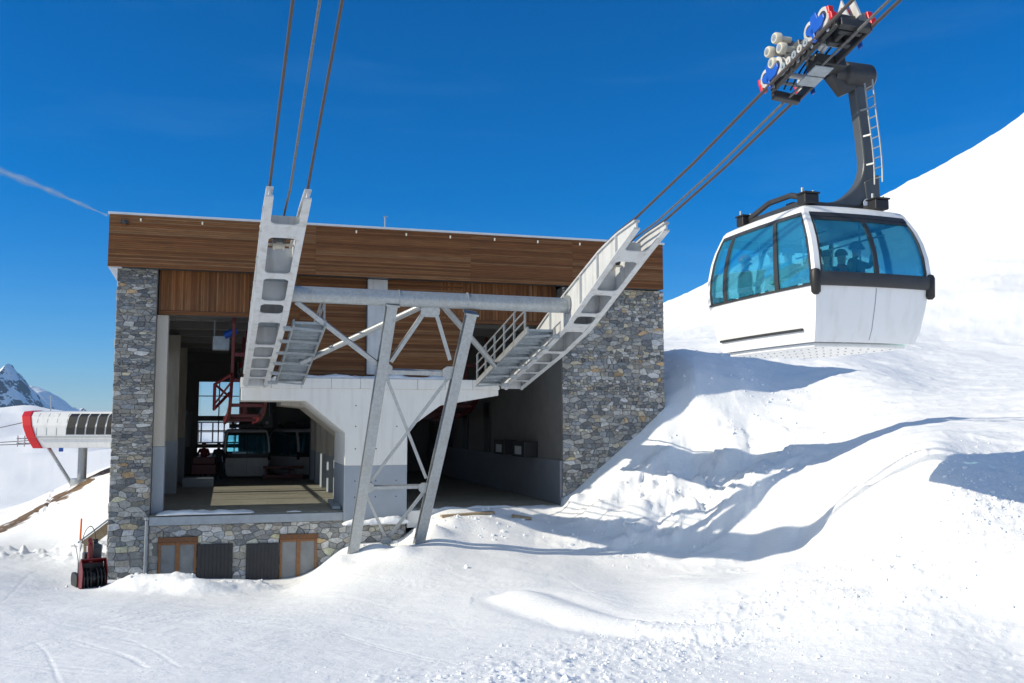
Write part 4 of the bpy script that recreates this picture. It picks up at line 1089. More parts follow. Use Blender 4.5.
for a in (-.375, .375):
    sd = -1 if a < 0 else 1
    for l0 in (-.70, .66):
        b = MB(xf); o_ = a + .066 * sd
        b.prism([(l0 - .25, .14), (l0 - .14, .05), (l0 + .14, .05), (l0 + .25, .14), (l0 + .25, .22), (l0 + .10, .25), (l0 + .08, .37), (l0 - .08, .37), (l0 - .10, .25), (l0 - .25, .22)], lambda p, q, d: (d, p, q), o_ - .02, o_ + .02)
        b.box(a - .05, a + .05, l0 - .045, l0 + .045, .20, .36); b.box(o_ - .02, o_ + .03, l0 - .13, l0 - .05, -.08, .16)
        b.build('bogie', M['blue'], cg, .012)
        for dl in (-.185, .185):
            b = MB(xf); b.tube([(a - .05, l0 + dl, .195), (a - .045, l0 + dl, .195), (a - .03, l0 + dl, .195), (a + .03, l0 + dl, .195), (a + .045, l0 + dl, .195), (a + .05, l0 + dl, .195)], [.13, .165, .165, .15, .165, .165], 26)
            wh = b.build('wheel', M['wheel'], cg, smooth=True)
            b = MB(xf); b.tube([(a + sd * .0505, l0 + dl, .195), (a + sd * .054, l0 + dl, .195)], .10, 18); b.tube([(a + sd * .0545, l0 + dl, .195), (a + sd * .075, l0 + dl, .195)], .04, 10); b.build('hub', M['dark'], wh)
        e = l0 + (.36 if l0 > 0 else -.36)
        b = MB(xf); b.box(a - .055, a + .055, e - .035, e + .04, .03, .16); b.box(a - .05, a + .05, e - .06, e + .0, .16, .30); b.build('scraper', M['redw'], cg, .012)
for l0, h0 in ((-.36, .66), (-.62, .56), (-.28, .40), (-.58, .30)):
    b = MB(xf); b.tube([(-.16, l0, h0), (-.36, l0, h0)], .055, 10); b.tube([(-.34, l0, h0), (-.38, l0, h0), (-.47, l0, h0), (-.49, l0, h0)], [.06, .10, .10, .085], 22)
    rl = b.build('guide_roller', M['cream_roller'], cg, smooth=True)
    b = MB(xf); b.tube([(-.491, l0, h0), (-.50, l0, h0)], .06, 18); b.tube([(-.5005, l0, h0), (-.51, l0, h0)], .03, 12); b.build('hub', M['grating'], rl)
b = MB(xf); b.box(-.20, -.02, -.75, -.1, .24, .50); b.bar((-.14, -.5, .5), (-.12, -.4, .68), .10, .12); b.bar((-.15, -.1, .4), (-.1, .5, .42), .07, .06)
b.build('grip_housing', M['arm'], cg, .02)
for k in range(5):  # small support sheaves and hoses between the bogies
    l = -.36 + k * .17; b = MB(xf); b.tube([(-.43, l, .085), (-.41, l, .085), (-.36, l, .085), (-.34, l, .085)], [.07, .075, .062, .07], 16); b.tube([(-.45, l, .085), (-.431, l, .085)], .025, 8)
    b.build('small_sheave', M['wheel'] if k % 2 else M['grating'], cg, smooth=True)
for k in range(4):
    a = -.20 + k * .13; b = MB(xf); b.tube(smooth_poly([(a, -.9, .02), (a + .03, -.5, .22 + .05 * (k % 2)), (a - .03, 0, .30 - .06 * k), (a + .04, .45, .24), (a, .9, .05)], 6), .016, 6); b.build('hose', M['black'], cg, smooth=True)
for l in (-.82, -.05, .35, .8):
    b = MB(xf); b.bar((-.29, l, .10), (.30, l, .08), .05, .05); b.tube([(-.345, l, .0), (-.325, l, .0)], .035, 8); b.build('cross_tie', M['grating'], cg)
for dl in (0, .10, .20):
    pts = [(.08 + .05 * math.cos(q), .60 + dl + .05 * math.sin(q), .22 + q * .007) for q in np.linspace(0, 2 * math.pi * 6, 80)]
    b = MB(xf); b.tube(pts, .015, 6); b.build('grip_spring', M['redw'], cg)
b = MB(xf); b.add([(.02, .5, .24), (.02, .92, .24), (.02, .84, .60), (.05, .5, .24), (.05, .92, .24), (.05, .84, .60)], [(0, 1, 2), (5, 4, 3), (0, 3, 4, 1), (1, 4, 5, 2), (2, 5, 3, 0)])
b.build('grip_jaw', M['white_steel'], cg)
b = MB(xf); b.add([(.16, .6, .2), (.16, 1.02, .2), (.16, .94, .62), (.20, .6, .2), (.20, 1.02, .2), (.20, .94, .62)], [(0, 1, 2), (5, 4, 3), (0, 3, 4, 1), (1, 4, 5, 2), (2, 5, 3, 0)])
b.build('grip_jaw', M['white_steel'], cg)
c2 = copy_tree(car)
car.location = TR.w((.07, CT, 1.13))
# two more of the same cabins parked inside the left hall
c2.location = TL.w((.62, 19.6, -2.70)); c2['label'] = 'white cable car parked square on, deep inside the dark left hall'
c3 = copy_tree(car); c3.location = ST.w((7.15, 20.2, -2.70)); c3.rotation_euler[2] += .42; c3['label'] = 'white cable car turned aside behind the column at the right rear of the left hall'

# ------------------------------------------------------------------ red machinery in the left hall
rm = thing('rope_guide_rail', 'red steel guide rail with bent arms hanging behind the left saddle', 'machinery', TL, (-.4, 2.2, 3.2))
for a in (-.62, .52):
    b = MB(); P = [(1.75, 3.25, .30), (1.9, 2.5, .34), (2.2, 1.7, .36), (3.0, .9, .34), (4.2, .35, .3), (6.5, .1, .28), (11, -.05, .26)]
    up = [(t, z + h / 2) for t, z, h in P]; lo = [(t, z - h / 2) for t, z, h in P]
    b.yz(up + lo[::-1], a - .05, a + .05); b.build('guide_beam', M['red'], rm, .01)
for t, z in ((1.9, 2.1), (2.6, 1.3), (3.8, .5), (5.6, .15), (8, .0)):
    b = MB(); b.bar((-.57, t, z), (.47, t, z), .12, .12); b.build('crossbar', M['red'], rm, .01)
b = MB(); b.tube([(-.66, 2.0, 1.45), (-1.15, 2.3, 1.15), (-1.15, 2.6, .35), (-.66, 3.2, .9)], .055, 8); b.tube([(-1.15, 2.3, 1.15), (-.66, 2.8, .75)], .04, 8); b.tube([(-1.15, 2.5, .5), (-.66, 2.2, 1.2)], .035, 8)
b.build('bent_arm', M['red'], rm, smooth=True)
b = MB(); b.box(-1.25, -.72, 2.6, 3.2, 2.3, 2.75); b.tube([(-1.2, 2.9, 2.75), (-1.2, 2.9, 3.29)], .03, 6); mo = b.build('motor', M['grating'], rm, .03)
b = MB(); b.tube([(-.9, 2.55, 2.75), (-.5, 2.55, 2.95)], .12, 14); b.build('motor_end', M['blue'], rm)
for t in (3.0, 6.4, 9.6):
    b = MB(); b.bar((0, t, .6 if t < 4 else .2), (0, t, 3.29), .12, .12); b.build('hanging_post', M['red'], rm)
rr = copy_tree(rm); rr.location = TR.w((.25, 7.5, 3.28)); rr['label'] = 'red steel guide rail half hidden in the dark right hall'
# red loading gear on the hall floor
b = MB(); b.box(1.95, 3.05, 17.2, 18.2, FL + .28, FL + .75); b.box(2.0, 3.0, 17.25, 17.4, FL + .752, FL + 1.1)
lt = b.single('loading_cart', M['red'], 'low red cart standing beside the parked cabin in the left hall', 'cart', ST, (2.5, 17.7, FL), bevel=.03)
b = MB()
for x in (2.1, 2.9):
    for t in (17.4, 18.0): b.tube([(x - .05, t, FL + .15), (x + .05, t, FL + .15)], .15, 14)
b.build('wheel', M['black'], lt)
b = MB(); b.box(5.2, 7.1, 17.4, 17.6, FL + .02, FL + .22); b.box(5.3, 5.4, 17.35, 17.5, FL + .222, FL + .5); b.box(6.4, 6.5, 17.35, 17.5, FL + .222, FL + .5); b.box(5.2, 7.1, 17.35, 17.55, FL + .502, FL + .62)
b.single('cabin_bumper', M['red'], 'low red bumper rail on the left hall floor before the turned cabin', 'bumper', ST, (6.1, 17.5, FL), bevel=.02)
b = MB(); b.box(1.75, 3.0, 12.8, 14.2, FL + .001, FL + .38)
b.single('platform_block', M['concrete_grey'], 'low grey boarding block by the left wall of the hall', 'boarding block', ST, (2.4, 13.5, FL), bevel=.02)
b = MB(); b.bar((6.85, .7, FL + .06), (6.95, 3.2, FL + .1), .25, .10)
b.single('steel_ramp', M['grating'], 'grey steel kerb plate on the hall floor against the concrete stem', 'kerb plate', ST, (6.9, 2, FL), bevel=.01)
# ------------------------------------------------------------------ people
def person(label, frame, loc, face, jacket, trousers, hat, arms='down', goggles=False, h=1.72):
    """one continuous body grown over a posed skeleton; faces -y when face = 0"""
    k = h / 1.75
    J = {'pel': (0, 0, .95, .14, .11), 'belly': (0, -.01, 1.10, .15, .115), 'chest': (0, 0, 1.30, .175, .125), 'neck0': (0, 0, 1.46, .085, .075), 'neck': (0, -.01, 1.53, .06, .06), 'head': (0, -.015, 1.63, .078, .095), 'top': (0, -.005, 1.71, .06, .075)}
    E_ = [('pel', 'belly'), ('belly', 'chest'), ('chest', 'neck0'), ('neck0', 'neck'), ('neck', 'head'), ('head', 'top')]
    for s, n in ((-1, 'l'), (1, 'r')):
        J['hip' + n] = (s * .095, 0, .90, .10, .10); J['knee' + n] = (s * .11, -.02, .50, .068, .07); J['ank' + n] = (s * .115, .0, .12, .055, .06); J['toe' + n] = (s * .13, -.16, .05, .05, .045)
        J['sh' + n] = (s * .19, 0, 1.41, .075, .075)
        if arms == 'down': el, ha, fi = (s * .27, .02, 1.14), (s * .27, -.10, .90), (s * .265, -.13, .81)
        elif arms == 'up' and s > 0: el, ha, fi = (s * .33, -.10, 1.38), (s * .30, -.18, 1.63), (s * .29, -.19, 1.72)
        else: el, ha, fi = (s * .29, -.05, 1.16), (s * .20, -.28, 1.12), (s * .15, -.36, 1.12)
        J['el' + n] = el + (.055, .055); J['ha' + n] = ha + (.042, .042); J['fi' + n] = fi + (.035, .04)
        E_ += [('pel', 'hip' + n), ('hip' + n, 'knee' + n), ('knee' + n, 'ank' + n), ('ank' + n, 'toe' + n), ('chest', 'sh' + n), ('sh' + n, 'el' + n), ('el' + n, 'ha' + n), ('ha' + n, 'fi' + n)]
    names = list(J); me = bpy.data.meshes.new('person')
    me.from_pydata([tuple(c * k for c in J[n][:3]) for n in names], [(names.index(a), names.index(c)) for a, c in E_], [])
    tmp = bpy.data.objects.new('tmp_body', me); COL.objects.link(tmp)
    tmp.modifiers.new('skin', 'SKIN'); sv = me.skin_vertices[0].data
    for i, n in enumerate(names): sv[i].radius = (J[n][3] * k, J[n][4] * k)
    sv[0].use_root = True
    ss = tmp.modifiers.new('sub', 'SUBSURF'); ss.levels = 2; ss.render_levels = 2
    dg = bpy.context.evaluated_depsgraph_get(); body = bpy.data.meshes.new_from_object(tmp.evaluated_get(dg))
    bpy.data.objects.remove(tmp)
    body.name = 'person'; body.materials.clear()
    for m_ in (jacket, trousers, M['skin'], M['black']): body.materials.append(m_)
    for p in body.polygons:
        z = p.center.z / k; p.use_smooth = True
        p.material_index = 2 if (z > 1.505 and abs(p.center.x) < .15 * k) else 0 if z > .86 else 1 if z > .16 else 3
        if arms == 'down' and abs(p.center.x) > .2 * k and z < .93: p.material_index = 3
    ob = bpy.data.objects.new('person', body); COL.objects.link(ob)
    ob.location = frame.w(loc); ob.rotation_euler = (0, 0, frame.rot + face); ob['label'] = label; ob['category'] = 'person'; ORI[ob.name] = Vector((0, 0, 0))
    b = MB(); vs = []; fs = []; nu, nv = 14, 7
    for i in range(nv):
        q = i / (nv - 1) * 1.75
        for j in range(nu):
            a = 2 * math.pi * j / nu
            zz = 1.665 + .115 * math.cos(q); 
            vs.append((.108 * math.sin(q) * math.cos(a) * k, (-.005 + .125 * math.sin(q) * math.sin(a)) * k, (zz + (.03 if math.sin(a) < -.5 and i == nv - 1 else 0)) * k))
    fs = [(i * nu + j, i * nu + (j + 1) % nu, (i + 1) * nu + (j + 1) % nu, (i + 1) * nu + j) for i in range(nv - 1) for j in range(nu)] + [tuple((nv - 1) * nu + j for j in range(nu))]
    b.add(vs, fs); b.build('helmet', hat, ob, smooth=True)
    if goggles:
        b = MB(); b.tube([(-.085 * k, -.075 * k, 1.655 * k), (-.05 * k, -.112 * k, 1.655 * k), (.05 * k, -.112 * k, 1.655 * k), (.085 * k, -.075 * k, 1.655 * k)], .03 * k, 8); b.build('goggles', M['black'], ob, smooth=True)
    else:
        b = MB(); b.tube([(0, -.085 * k, 1.645 * k), (0, -.125 * k, 1.61 * k), (0, -.09 * k, 1.60 * k)], [.012 * k, .02 * k, .014 * k], 8); b.build('nose', M['skin'], ob, smooth=True)
    return ob
J_navy = paint('navy_jacket', (.012, .02, .06), .7); J_black = paint('black_jacket', (.012, .012, .014), .7); J_red = paint('red_jacket', (.35, .02, .03), .7)
J_teal = paint('teal_jacket', (.02, .22, .26), .7); J_grey = paint('grey_jacket', (.10, .10, .11), .7); J_pale = paint('pale_jacket', (.5, .52, .55), .7); T_dark = paint('dark_trousers', (.015, .015, .02), .75)
def inside(a, t): return (a, CT + t, 1.17)
person('passenger in black jacket and red helmet at the far end of the left cabin windows', TR, inside(-.62, .95), 1.3, J_black, T_dark, M['redw'])
person('passenger in pale jacket behind the middle left cabin window', TR, inside(-.58, .1), -1.2, J_pale, T_dark, M['white'], 'fold')
person('passenger in black jacket behind the right end window of the cabin', TR, inside(.42, -.75), .5, J_black, T_dark, M['dark'], 'up', True)
person('passenger in grey jacket behind the left end window of the cabin', TR, inside(-.40, -.85), -.4, J_grey, T_dark, M['arm'], 'fold', h=1.55)
person('passenger in dark blue jacket beside the mullion of the cabin end window', TR, inside(.02, -.5), 2.8, J_navy, T_dark, M['dark'], 'fold', h=1.6)
person('passenger in red jacket at the right rear of the hanging cabin', TR, inside(.62, -.1), 1.8, J_red, T_dark, M['dark'], 'fold')
person('passenger in teal jacket by the left front corner window of the cabin', TR, inside(-.70, -.5), -.9, J_teal, T_dark, M['blue'], 'fold', h=1.6)
person('person in dark clothes standing beside the parked cabin in the left hall', ST, (3.15, 17.6, FL), .3, J_black, T_dark, M['dark'])
person('person in red jacket beside the red cart in the left hall', ST, (2.45, 19.2, FL), -.3, J_red, T_dark, M['redw'], 'fold')
person('person with folded arms silhouetted in the bright rear doorway of the right hall', ST, (9.55, 21.4, FL), .2, J_black, T_dark, M['dark'], 'fold')
person('person with hanging arms silhouetted in the bright rear doorway of the right hall', ST, (9.98, 21.6, FL), -.4, J_navy, T_dark, M['black'])
person('shorter person in grey at the right edge of the bright rear doorway', ST, (10.38, 21.2, FL), .5, J_grey, T_dark, M['dark'], 'fold', h=1.55)

# ------------------------------------------------------------------ snow blower at the corner
gx, gy, _ = at(89.5, 588, 27.0)
gz = h_at(gx, gy) - .03
SB = Frame(gx, gy, .62)
sb = thing('snow_blower', 'red and black snow blower parked in the snow beside the left stone pier', 'snow blower', SB, (0, 0, gz))
Z = gz
sb.scale = (.78, .9, 1.12)
b = MB(); b.yz([(-.62, Z + .02), (-.70, Z + .50), (-.42, Z + .78), (-.18, Z + .66), (-.14, Z + .06)], -.42, -.395); b.yz([(-.62, Z + .02), (-.70, Z + .50), (-.42, Z + .78), (-.18, Z + .66), (-.14, Z + .06)], .395, .42)
b.add([(-.394, -.14, Z + .05), (.394, -.14, Z + .05), (.394, -.12, Z + .64), (-.394, -.12, Z + .64), (-.394, -.17, Z + .05), (.394, -.17, Z + .05), (.394, -.15, Z + .64), (-.394, -.15, Z + .64)], [(0, 1, 2, 3), (7, 6, 5, 4), (0, 4, 5, 1), (1, 5, 6, 2), (2, 6, 7, 3), (3, 7, 4, 0)])
b.add([(-.394, -.152, Z + .66), (.394, -.152, Z + .66), (.394, -.44, Z + .77), (-.394, -.44, Z + .77), (-.394, -.152, Z + .63), (.394, -.152, Z + .63), (.394, -.44, Z + .74), (-.394, -.44, Z + .74)], [(0, 1, 2, 3), (7, 6, 5, 4), (0, 4, 5, 1), (1, 5, 6, 2), (2, 6, 7, 3), (3, 7, 4, 0)])
hs_ = b.build('auger_housing', M['red'], sb, .008)
b = MB(); b.box(-.39, .39, -.19, -.171, Z + .06, Z + .62); b.build('housing_lining', M['black'], hs_)
b = MB(); b.tube([(-.39, -.42, Z + .30), (.39, -.42, Z + .30)], .045, 10)
for sgn in (-1, 1):
    pts = [(sgn * (.06 + .31 * i / 40), -.42 + .22 * math.cos(i * .42 * sgn), Z + .30 + .22 * math.sin(i * .42 * sgn)) for i in range(41)]
    b.tube(pts, .032, 6)
b.tube([(-.05, -.42, Z + .3), (.05, -.42, Z + .3)], .14, 14)
b.build('auger', M['black'], sb, smooth=True)
b = MB(); b.tube([(-.06, -.2, Z + .66), (-.07, -.2, Z + .95), (-.09, -.24, Z + 1.12), (-.13, -.36, Z + 1.2)], [.11, .085, .08, .07], 14); b.build('chute', M['red'], sb, smooth=True)
b = MB(); b.box(-.30, .32, -.10, .55, Z + .30, Z + .62); b.build('engine_base', M['black'], sb, .03)
b = MB(); b.box(-.02, .36, -.05, .42, Z + .622, Z + 1.05); b.tube([(.17, -.07, Z + .86), (.17, .0, Z + .86)], .16, 18); b.box(-.22, -.03, 0, .3, Z + .622, Z + .86); b.build('engine', M['dark'], sb, .05)
b = MB(); b.tube([(.1, .15, Z + 1.05), (.1, .15, Z + 1.12), (.25, .15, Z + 1.12)], .06, 12); b.build('fuel_tank', M['black'], sb, smooth=True)
for sgn in (-1, 1):
    b = MB(); cx = sgn * .40; P = []
    for q in np.linspace(-math.pi / 2, math.pi / 2, 8): P.append((.55 + .17 * math.cos(q), Z + .19 + .17 * math.sin(q)))
    for q in np.linspace(math.pi / 2, 3 * math.pi / 2, 8): P.append((.02 + .17 * math.cos(q), Z + .19 + .17 * math.sin(q)))
    b.yz(P, cx - .07, cx + .07); b.build('crawler_track', M['black'], sb, .02)
    b = MB(); b.tube([(sgn * .28, .45, Z + .55), (sgn * .30, .85, Z + .92), (sgn * .30, 1.1, Z + .98)], .018, 8); b.build('handle', M['galv'], sb, smooth=True)
    b = MB(); b.box(sgn * .44 - .015, sgn * .44 + .015, -.62, -.3, Z - .01, Z + .08); b.build('skid', M['dark'], sb)
b = MB(); b.tube([(-.40, -.16, Z + .5), (-.405, -.14, Z + 1.20)], .014, 8); mk = b.build('marker_pole', M['flash'], sb)
b = MB(); b.tube([(-.405, -.14, Z + 1.20), (-.39, -.14, Z + 1.72)], [.035, .03], 10); b.build('marker_tip', M['orange'], mk)
b = MB(); b.tube(smooth_poly([(-.36, .0, Z + .9), (-.22, .05, Z + 1.35), (-.02, .08, Z + 1.5), (.14, .1, Z + 1.32), (.18, .12, Z + .9)], 6), .012, 6); b.build('control_cable', M['dark'], sb, smooth=True)
b = MB(); b.tube([(.02, -.12, Z + .66), (.03, -.14, Z + 1.16)], .022, 8); b.build('crank_rod', M['raw_wood'], sb)
# timber ramp rail behind the corner
b = MB(); o = Vector(ST.w((.1, 2.6, 0)));
tr = thing('timber_ramp', 'sloping timber ramp with a grey capped rail behind the left stone pier', 'ramp', ST, (-.3, 2.6, -3.6))
b.bar((-.85, 2.6, -3.78), (.18, 2.6, -2.95), .22, .05); b.build('cap_rail', M['grating'], tr, .006)
b = MB(); b.xz([(-.78, -3.78), (.18, -3.01), (.18, -3.4), (-.5, -3.95)], 2.56, 2.62); b.build('side_board', M['raw_wood'], tr)
for x, z in ((-.66, -3.7), (.1, -3.1)):
    b = MB(); b.box(x - .04, x + .04, 2.63, 2.71, -5.2, z); b.build('post', M['raw_wood'], tr)

# ------------------------------------------------------------------ chairlift terminal on the left ridge
cy_ = 50.0
def cpx(px, py): p = at(px, py, cy_); return p
xA, _, zT = cpx(33.5, 411); xB, _, zB = cpx(48, 447); xE = cpx(190, 420)[0]
CL = Frame(0, 0, 0)
ch = thing('chairlift_terminal', 'white chairlift terminal with a red rounded end and dark windows on the left ridge', 'chairlift', CL, (cpx(83, 447)[0], cy_, zB))
H = zT - zB
sec = [(-1.45, 0), (-1.55, .30 * H), (-1.5, .60 * H), (-1.28, .84 * H), (-.9, .97 * H), (0, 1.0 * H), (.9, .97 * H), (1.28, .84 * H), (1.5, .6 * H), (1.55, .3 * H), (1.45, 0)]
def nose(z): k = z / H; return xB + (xA - xB) * (k ** .8)
def shell(mb, x0, x1, scale=1.0):
    """x0, x1: functions of height giving the two ends"""
    n = len(sec); vs = [(x0(z), cy_ + y * scale, zB + H * (1 - scale) * .5 + z * scale) for y, z in sec] + [(x1(z), cy_ + y * scale, zB + H * (1 - scale) * .5 + z * scale) for y, z in sec]
    mb.add(vs, [(i, i + 1, n + i + 1, n + i) for i in range(n - 1)] + [(n - 1, 0, n, 2 * n - 1), tuple(range(n)), tuple(range(2 * n - 1, n - 1, -1))])
b = MB(); shell(b, lambda z: nose(z) + .42, lambda z: xE); b.build('canopy', M['white'], ch, .02)
b = MB(); shell(b, lambda z: nose(z) - .05, lambda z: nose(z) + .419, 1.03); b.build('end_band', M['redw'], ch, .03)
def sidept(x, v, d):
    """point on the camera side of the canopy; v along the section"""
    ys = [p[0] for p in sec[:5]]; zs = [p[1] for p in sec[:5]]; q = np.linspace(0, 1, 5)
    return (x, cy_ + float(np.interp(v, q, ys)) - d, zB + float(np.interp(v, q, zs)) + d * .2)
def side_patch(x0, x1, lean, v0, v1, d0, d1):
    vv = np.linspace(v0, v1, 5); vs = []
    for d in (d0, d1):
        for v in vv: vs += [sidept(x0 + lean * (v1 - v), v, d), sidept(x1 + lean * (v1 - v), v, d)]
    fs = []
    for i in range(4): q = 2 * i; fs += [(q, q + 1, q + 3, q + 2), (10 + q, 10 + q + 2, 10 + q + 3, 10 + q + 1)]
    fs += [(0, 10, 11, 1), (8, 9, 19, 18)] + [(2 * i, 2 * i + 2, 12 + 2 * i, 10 + 2 * i) for i in range(4)] + [(2 * i + 1, 11 + 2 * i, 13 + 2 * i, 2 * i + 3) for i in range(4)]
    return vs, fs
for k in range(8):
    x0 = cpx(81 + k * 9.6, 420)[0]; x1 = cpx(89 + k * 9.6, 420)[0]
    b = MB(); b.add(*side_patch(x0, x1, -.05, .30, .90, .003, .03)); b.build('window_pane', M['glass_dark'] if False else M['black'], ch)
for k in range(4):
    x0 = cpx(50 + k * 9.6, 420)[0]
    b = MB(); b.add(*side_patch(x0, x0 + .03, .12, .28, .92, .002, .006)); b.build('panel_joint', M['gutter'], ch)
b = MB(); b.box(cpx(51, 430)[0], xE, cy_ - 1.62, cy_ - 1.585, zB + .28 * H, zB + .305 * H); b.build('trim_line', M['gutter'], ch)
px_, py_, pz_ = cpx(83, 447); gzz = h_at(px_, cy_)
b = MB(); b.tube([(px_, cy_, gzz - .6), (px_, cy_, pz_ + .05)], .22, 20); b.tube([(px_, cy_, gzz - .4), (px_, cy_, gzz + .12)], .55, 20); b.build('column', M['galv'], ch, smooth=True)
xs, zs_ = cpx(76, 487)[0], 0; b = MB(); b.tube([(cpx(46, 446)[0] + .2, cy_ - .2, zB + .02), (xs, cy_ - .2, h_at(xs, cy_ - .2) - .2)], .09, 10); b.build('strut', M['galv'], ch)
b = MB(); xc = cpx(36, 440)[0]
for z in (.18, .42): b.box(xc - .55, xc + .45, cy_ - .9, cy_ - .84, zB + z, zB + z + .06)
for x in (-.5, -.15, .3): b.box(xc + x, xc + x + .05, cy_ - .93, cy_ - .902, zB + .05, zB + .6)
b.build('guide_rail', M['galv'], ch)
b = MB(); xx = cpx(66, 450)[0]; b.box(xx - .1, xx + .1, cy_ - .6, cy_ - .5, zB - .22, zB - .005); b.build('sensor_box', M['blue'], ch, .01)
for (ya, yb, nm) in ((428, 421, 'upper'), (442.5, 440.5, 'middle'), (445, 444, 'lower')):
    p, q = Vector(at(-160, ya + (ya - yb) * 5, cy_ - .9)), Vector(at(30, yb, cy_ - .9))
    b = MB(); b.tube([p, q], .022, 6); b.single('lift_cable', M['rope'], nm + ' thin cable running left from the red end of the chairlift terminal', 'cable', CL, tuple(q), group='chairlift cables')
# slender pylon far behind the chairlift
p = at(50.5, 412, 420); b = MB(); b.tube([(p[0], 420, p[2] - 6), (p[0], 420, p[2] + 7)], .25, 8); b.bar((p[0] - 1, 420, p[2] + 6.5), (p[0] + 1, 420, p[2] + 6.5), .3, .3)
b.single('lift_pylon', M['galv'], 'slender lift pylon far away above the chairlift canopy', 'pylon', CL, (p[0], 420, p[2] - 6))

# ------------------------------------------------------------------ mountains
m, N, L, B = nt('mountain_rock_and_snow')
g = N.new('ShaderNodeNewGeometry'); sx = N.new('ShaderNodeSeparateXYZ'); L.new(g.outputs['Normal'], sx.inputs[0])
n1 = N.new('ShaderNodeTexNoise'); n1.inputs['Scale'].default_value = .012; n1.inputs['Detail'].default_value = 10; n1.inputs['Roughness'].default_value = .68; L.new(g.outputs['Position'], n1.inputs['Vector'])
ad = N.new('ShaderNodeMath'); ad.operation = 'MULTIPLY_ADD'; ad.inputs[1].default_value = .9; L.new(n1.outputs['Fac'], ad.inputs[0]); L.new(sx.outputs['Z'], ad.inputs[2])
r = N.new('ShaderNodeValToRGB'); r.color_ramp.elements[0].position = .98; r.color_ramp.elements[1].position = 1.18
r.color_ramp.elements[0].color = (.06, .075, .10, 1); r.color_ramp.elements[1].color = (.84, .86, .90, 1)
L.new(ad.outputs[0], r.inputs['Fac']); L.new(r.outputs['Color'], B.inputs['Base Color']); B.inputs['Roughness'].default_value = .9
M['mountain'] = m
def mountain(name, prof, Y, depth, seed, base=-160):
    xs = [at(px, py, Y)[0] for px, py in prof]; zs = [at(px, py, Y)[2] for px, py in prof]
    nx, ny = 260, 150; X = np.linspace(xs[0], xs[-1], nx); v = np.linspace(-1, 1, ny)
    GX, GV = np.meshgrid(X, v, indexing='ij'); prof_z = np.interp(GX, xs, zs)
    sc_ = Y / 4000
    rid = lambda s, o, sd: 1 - np.abs(2 * vnoise(GX / (s * sc_) + 5, GV * depth / (s * sc_), sd) - 1)
    hgt = base + (prof_z - base) * (1 - np.abs(GV) ** 1.15)
    amp = np.minimum(np.abs(GV) * 3, 1)
    hgt = hgt + (rid(150, 1, seed) - .6) * 70 * sc_ * amp + (rid(60, 1, seed + 3) - .6) * 36 * sc_ * amp + fbm(GX / (26 * sc_), GV * depth / (26 * sc_), 4, seed + 7) * 34 * sc_ * (amp * .8 + .2)
    Vv = np.stack([GX, Y + GV * depth, hgt], -1).reshape(-1, 3)
    Fq = [(i * ny + j, i * ny + j + 1, (i + 1) * ny + j + 1, (i + 1) * ny + j) for i in range(nx - 1) for j in range(ny - 1)]
    me = bpy.data.meshes.new(name); me.from_pydata(Vv.tolist(), [], Fq); me.update()
    if me.polygons[len(Fq) // 2].normal.z < 0: me.flip_normals()
    ob = bpy.data.objects.new(name, me); COL.objects.link(ob); me.materials.append(M['mountain']); ob['kind'] = 'structure'
mountain('near_mountain', [(-420, 420), (-260, 392), (-150, 372), (-90, 385), (-40, 384), (-10, 377), (3, 369), (9, 363), (15, 371), (21, 381), (28, 393), (35, 404), (44, 416), (60, 428), (100, 440)], 3600, 520, 3)
mountain('far_mountain', [(-300, 420), (-100, 400), (0, 392), (20, 386), (34, 386), (46, 391), (56, 398), (64, 405), (72, 411), (90, 419), (130, 430)], 5200, 800, 9)

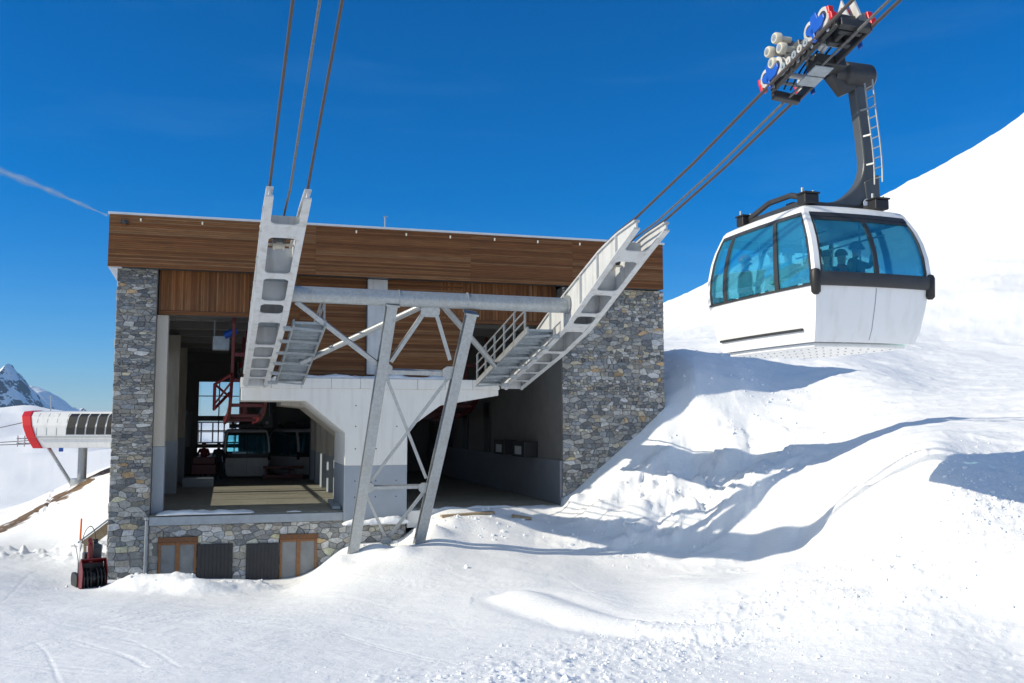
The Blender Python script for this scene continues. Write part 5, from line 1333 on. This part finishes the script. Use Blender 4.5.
# ------------------------------------------------------------------ contrail, high and far
m, N, L, B = nt('contrail_vapour'); N.remove(B)
g = N.new('ShaderNodeNewGeometry'); n1 = N.new('ShaderNodeTexNoise'); n1.inputs['Scale'].default_value = .008; n1.inputs['Detail'].default_value = 7; L.new(g.outputs['Position'], n1.inputs['Vector'])
r_ = N.new('ShaderNodeMapRange'); r_.inputs['From Min'].default_value = .30; r_.inputs['From Max'].default_value = .75; r_.inputs['To Min'].default_value = .01; r_.inputs['To Max'].default_value = .16; L.new(n1.outputs['Fac'], r_.inputs['Value'])
df = N.new('ShaderNodeBsdfTranslucent'); df.inputs['Color'].default_value = (.9, .92, .95, 1); d2 = N.new('ShaderNodeBsdfDiffuse'); d2.inputs['Color'].default_value = (.9, .92, .95, 1)
mm = N.new('ShaderNodeMixShader'); L.new(df.outputs[0], mm.inputs[1]); L.new(d2.outputs[0], mm.inputs[2]); tb = N.new('ShaderNodeBsdfTransparent')
mx = N.new('ShaderNodeMixShader'); L.new(r_.outputs['Result'], mx.inputs[0]); L.new(tb.outputs[0], mx.inputs[1]); L.new(mm.outputs[0], mx.inputs[2]); L.new(mx.outputs[0], N['Material Output'].inputs['Surface'])
pts = smooth_poly([at(px, py, 9500) for px, py in ((-160, 117), (-60, 147), (0, 171), (40, 186.5), (75, 201.5), (107, 215.5))], 6)
b = MB(); n_ = len(pts)
for k in (1.0, .78, .58, .4, .22): b.tube(pts, [k * (10 + 62 * (1 - i / (n_ - 1)) + 9 * math.sin(i * 1.3)) for i in range(n_)], 14)
b.single('contrail', m, 'white contrail streak in the blue sky left of the station roof', 'contrail', WORLD, tuple(pts[n_ // 2]), smooth=True)

# ------------------------------------------------------------------ mountain air
m, N, L, B = nt('mountain_haze'); N.remove(B)
pv = N.new('ShaderNodeVolumePrincipled'); pv.inputs['Color'].default_value = (.45, .70, 1, 1); pv.inputs['Density'].default_value = .000055
L.new(pv.outputs[0], N['Material Output'].inputs['Volume'])
b = MB(); b.box(-3500, 3500, -1600, 6400, -420, 245)
hz_ = b.single('haze', m, 'thin clear mountain air around the whole scene', 'haze', WORLD, (0, 0, -420), kind='stuff')
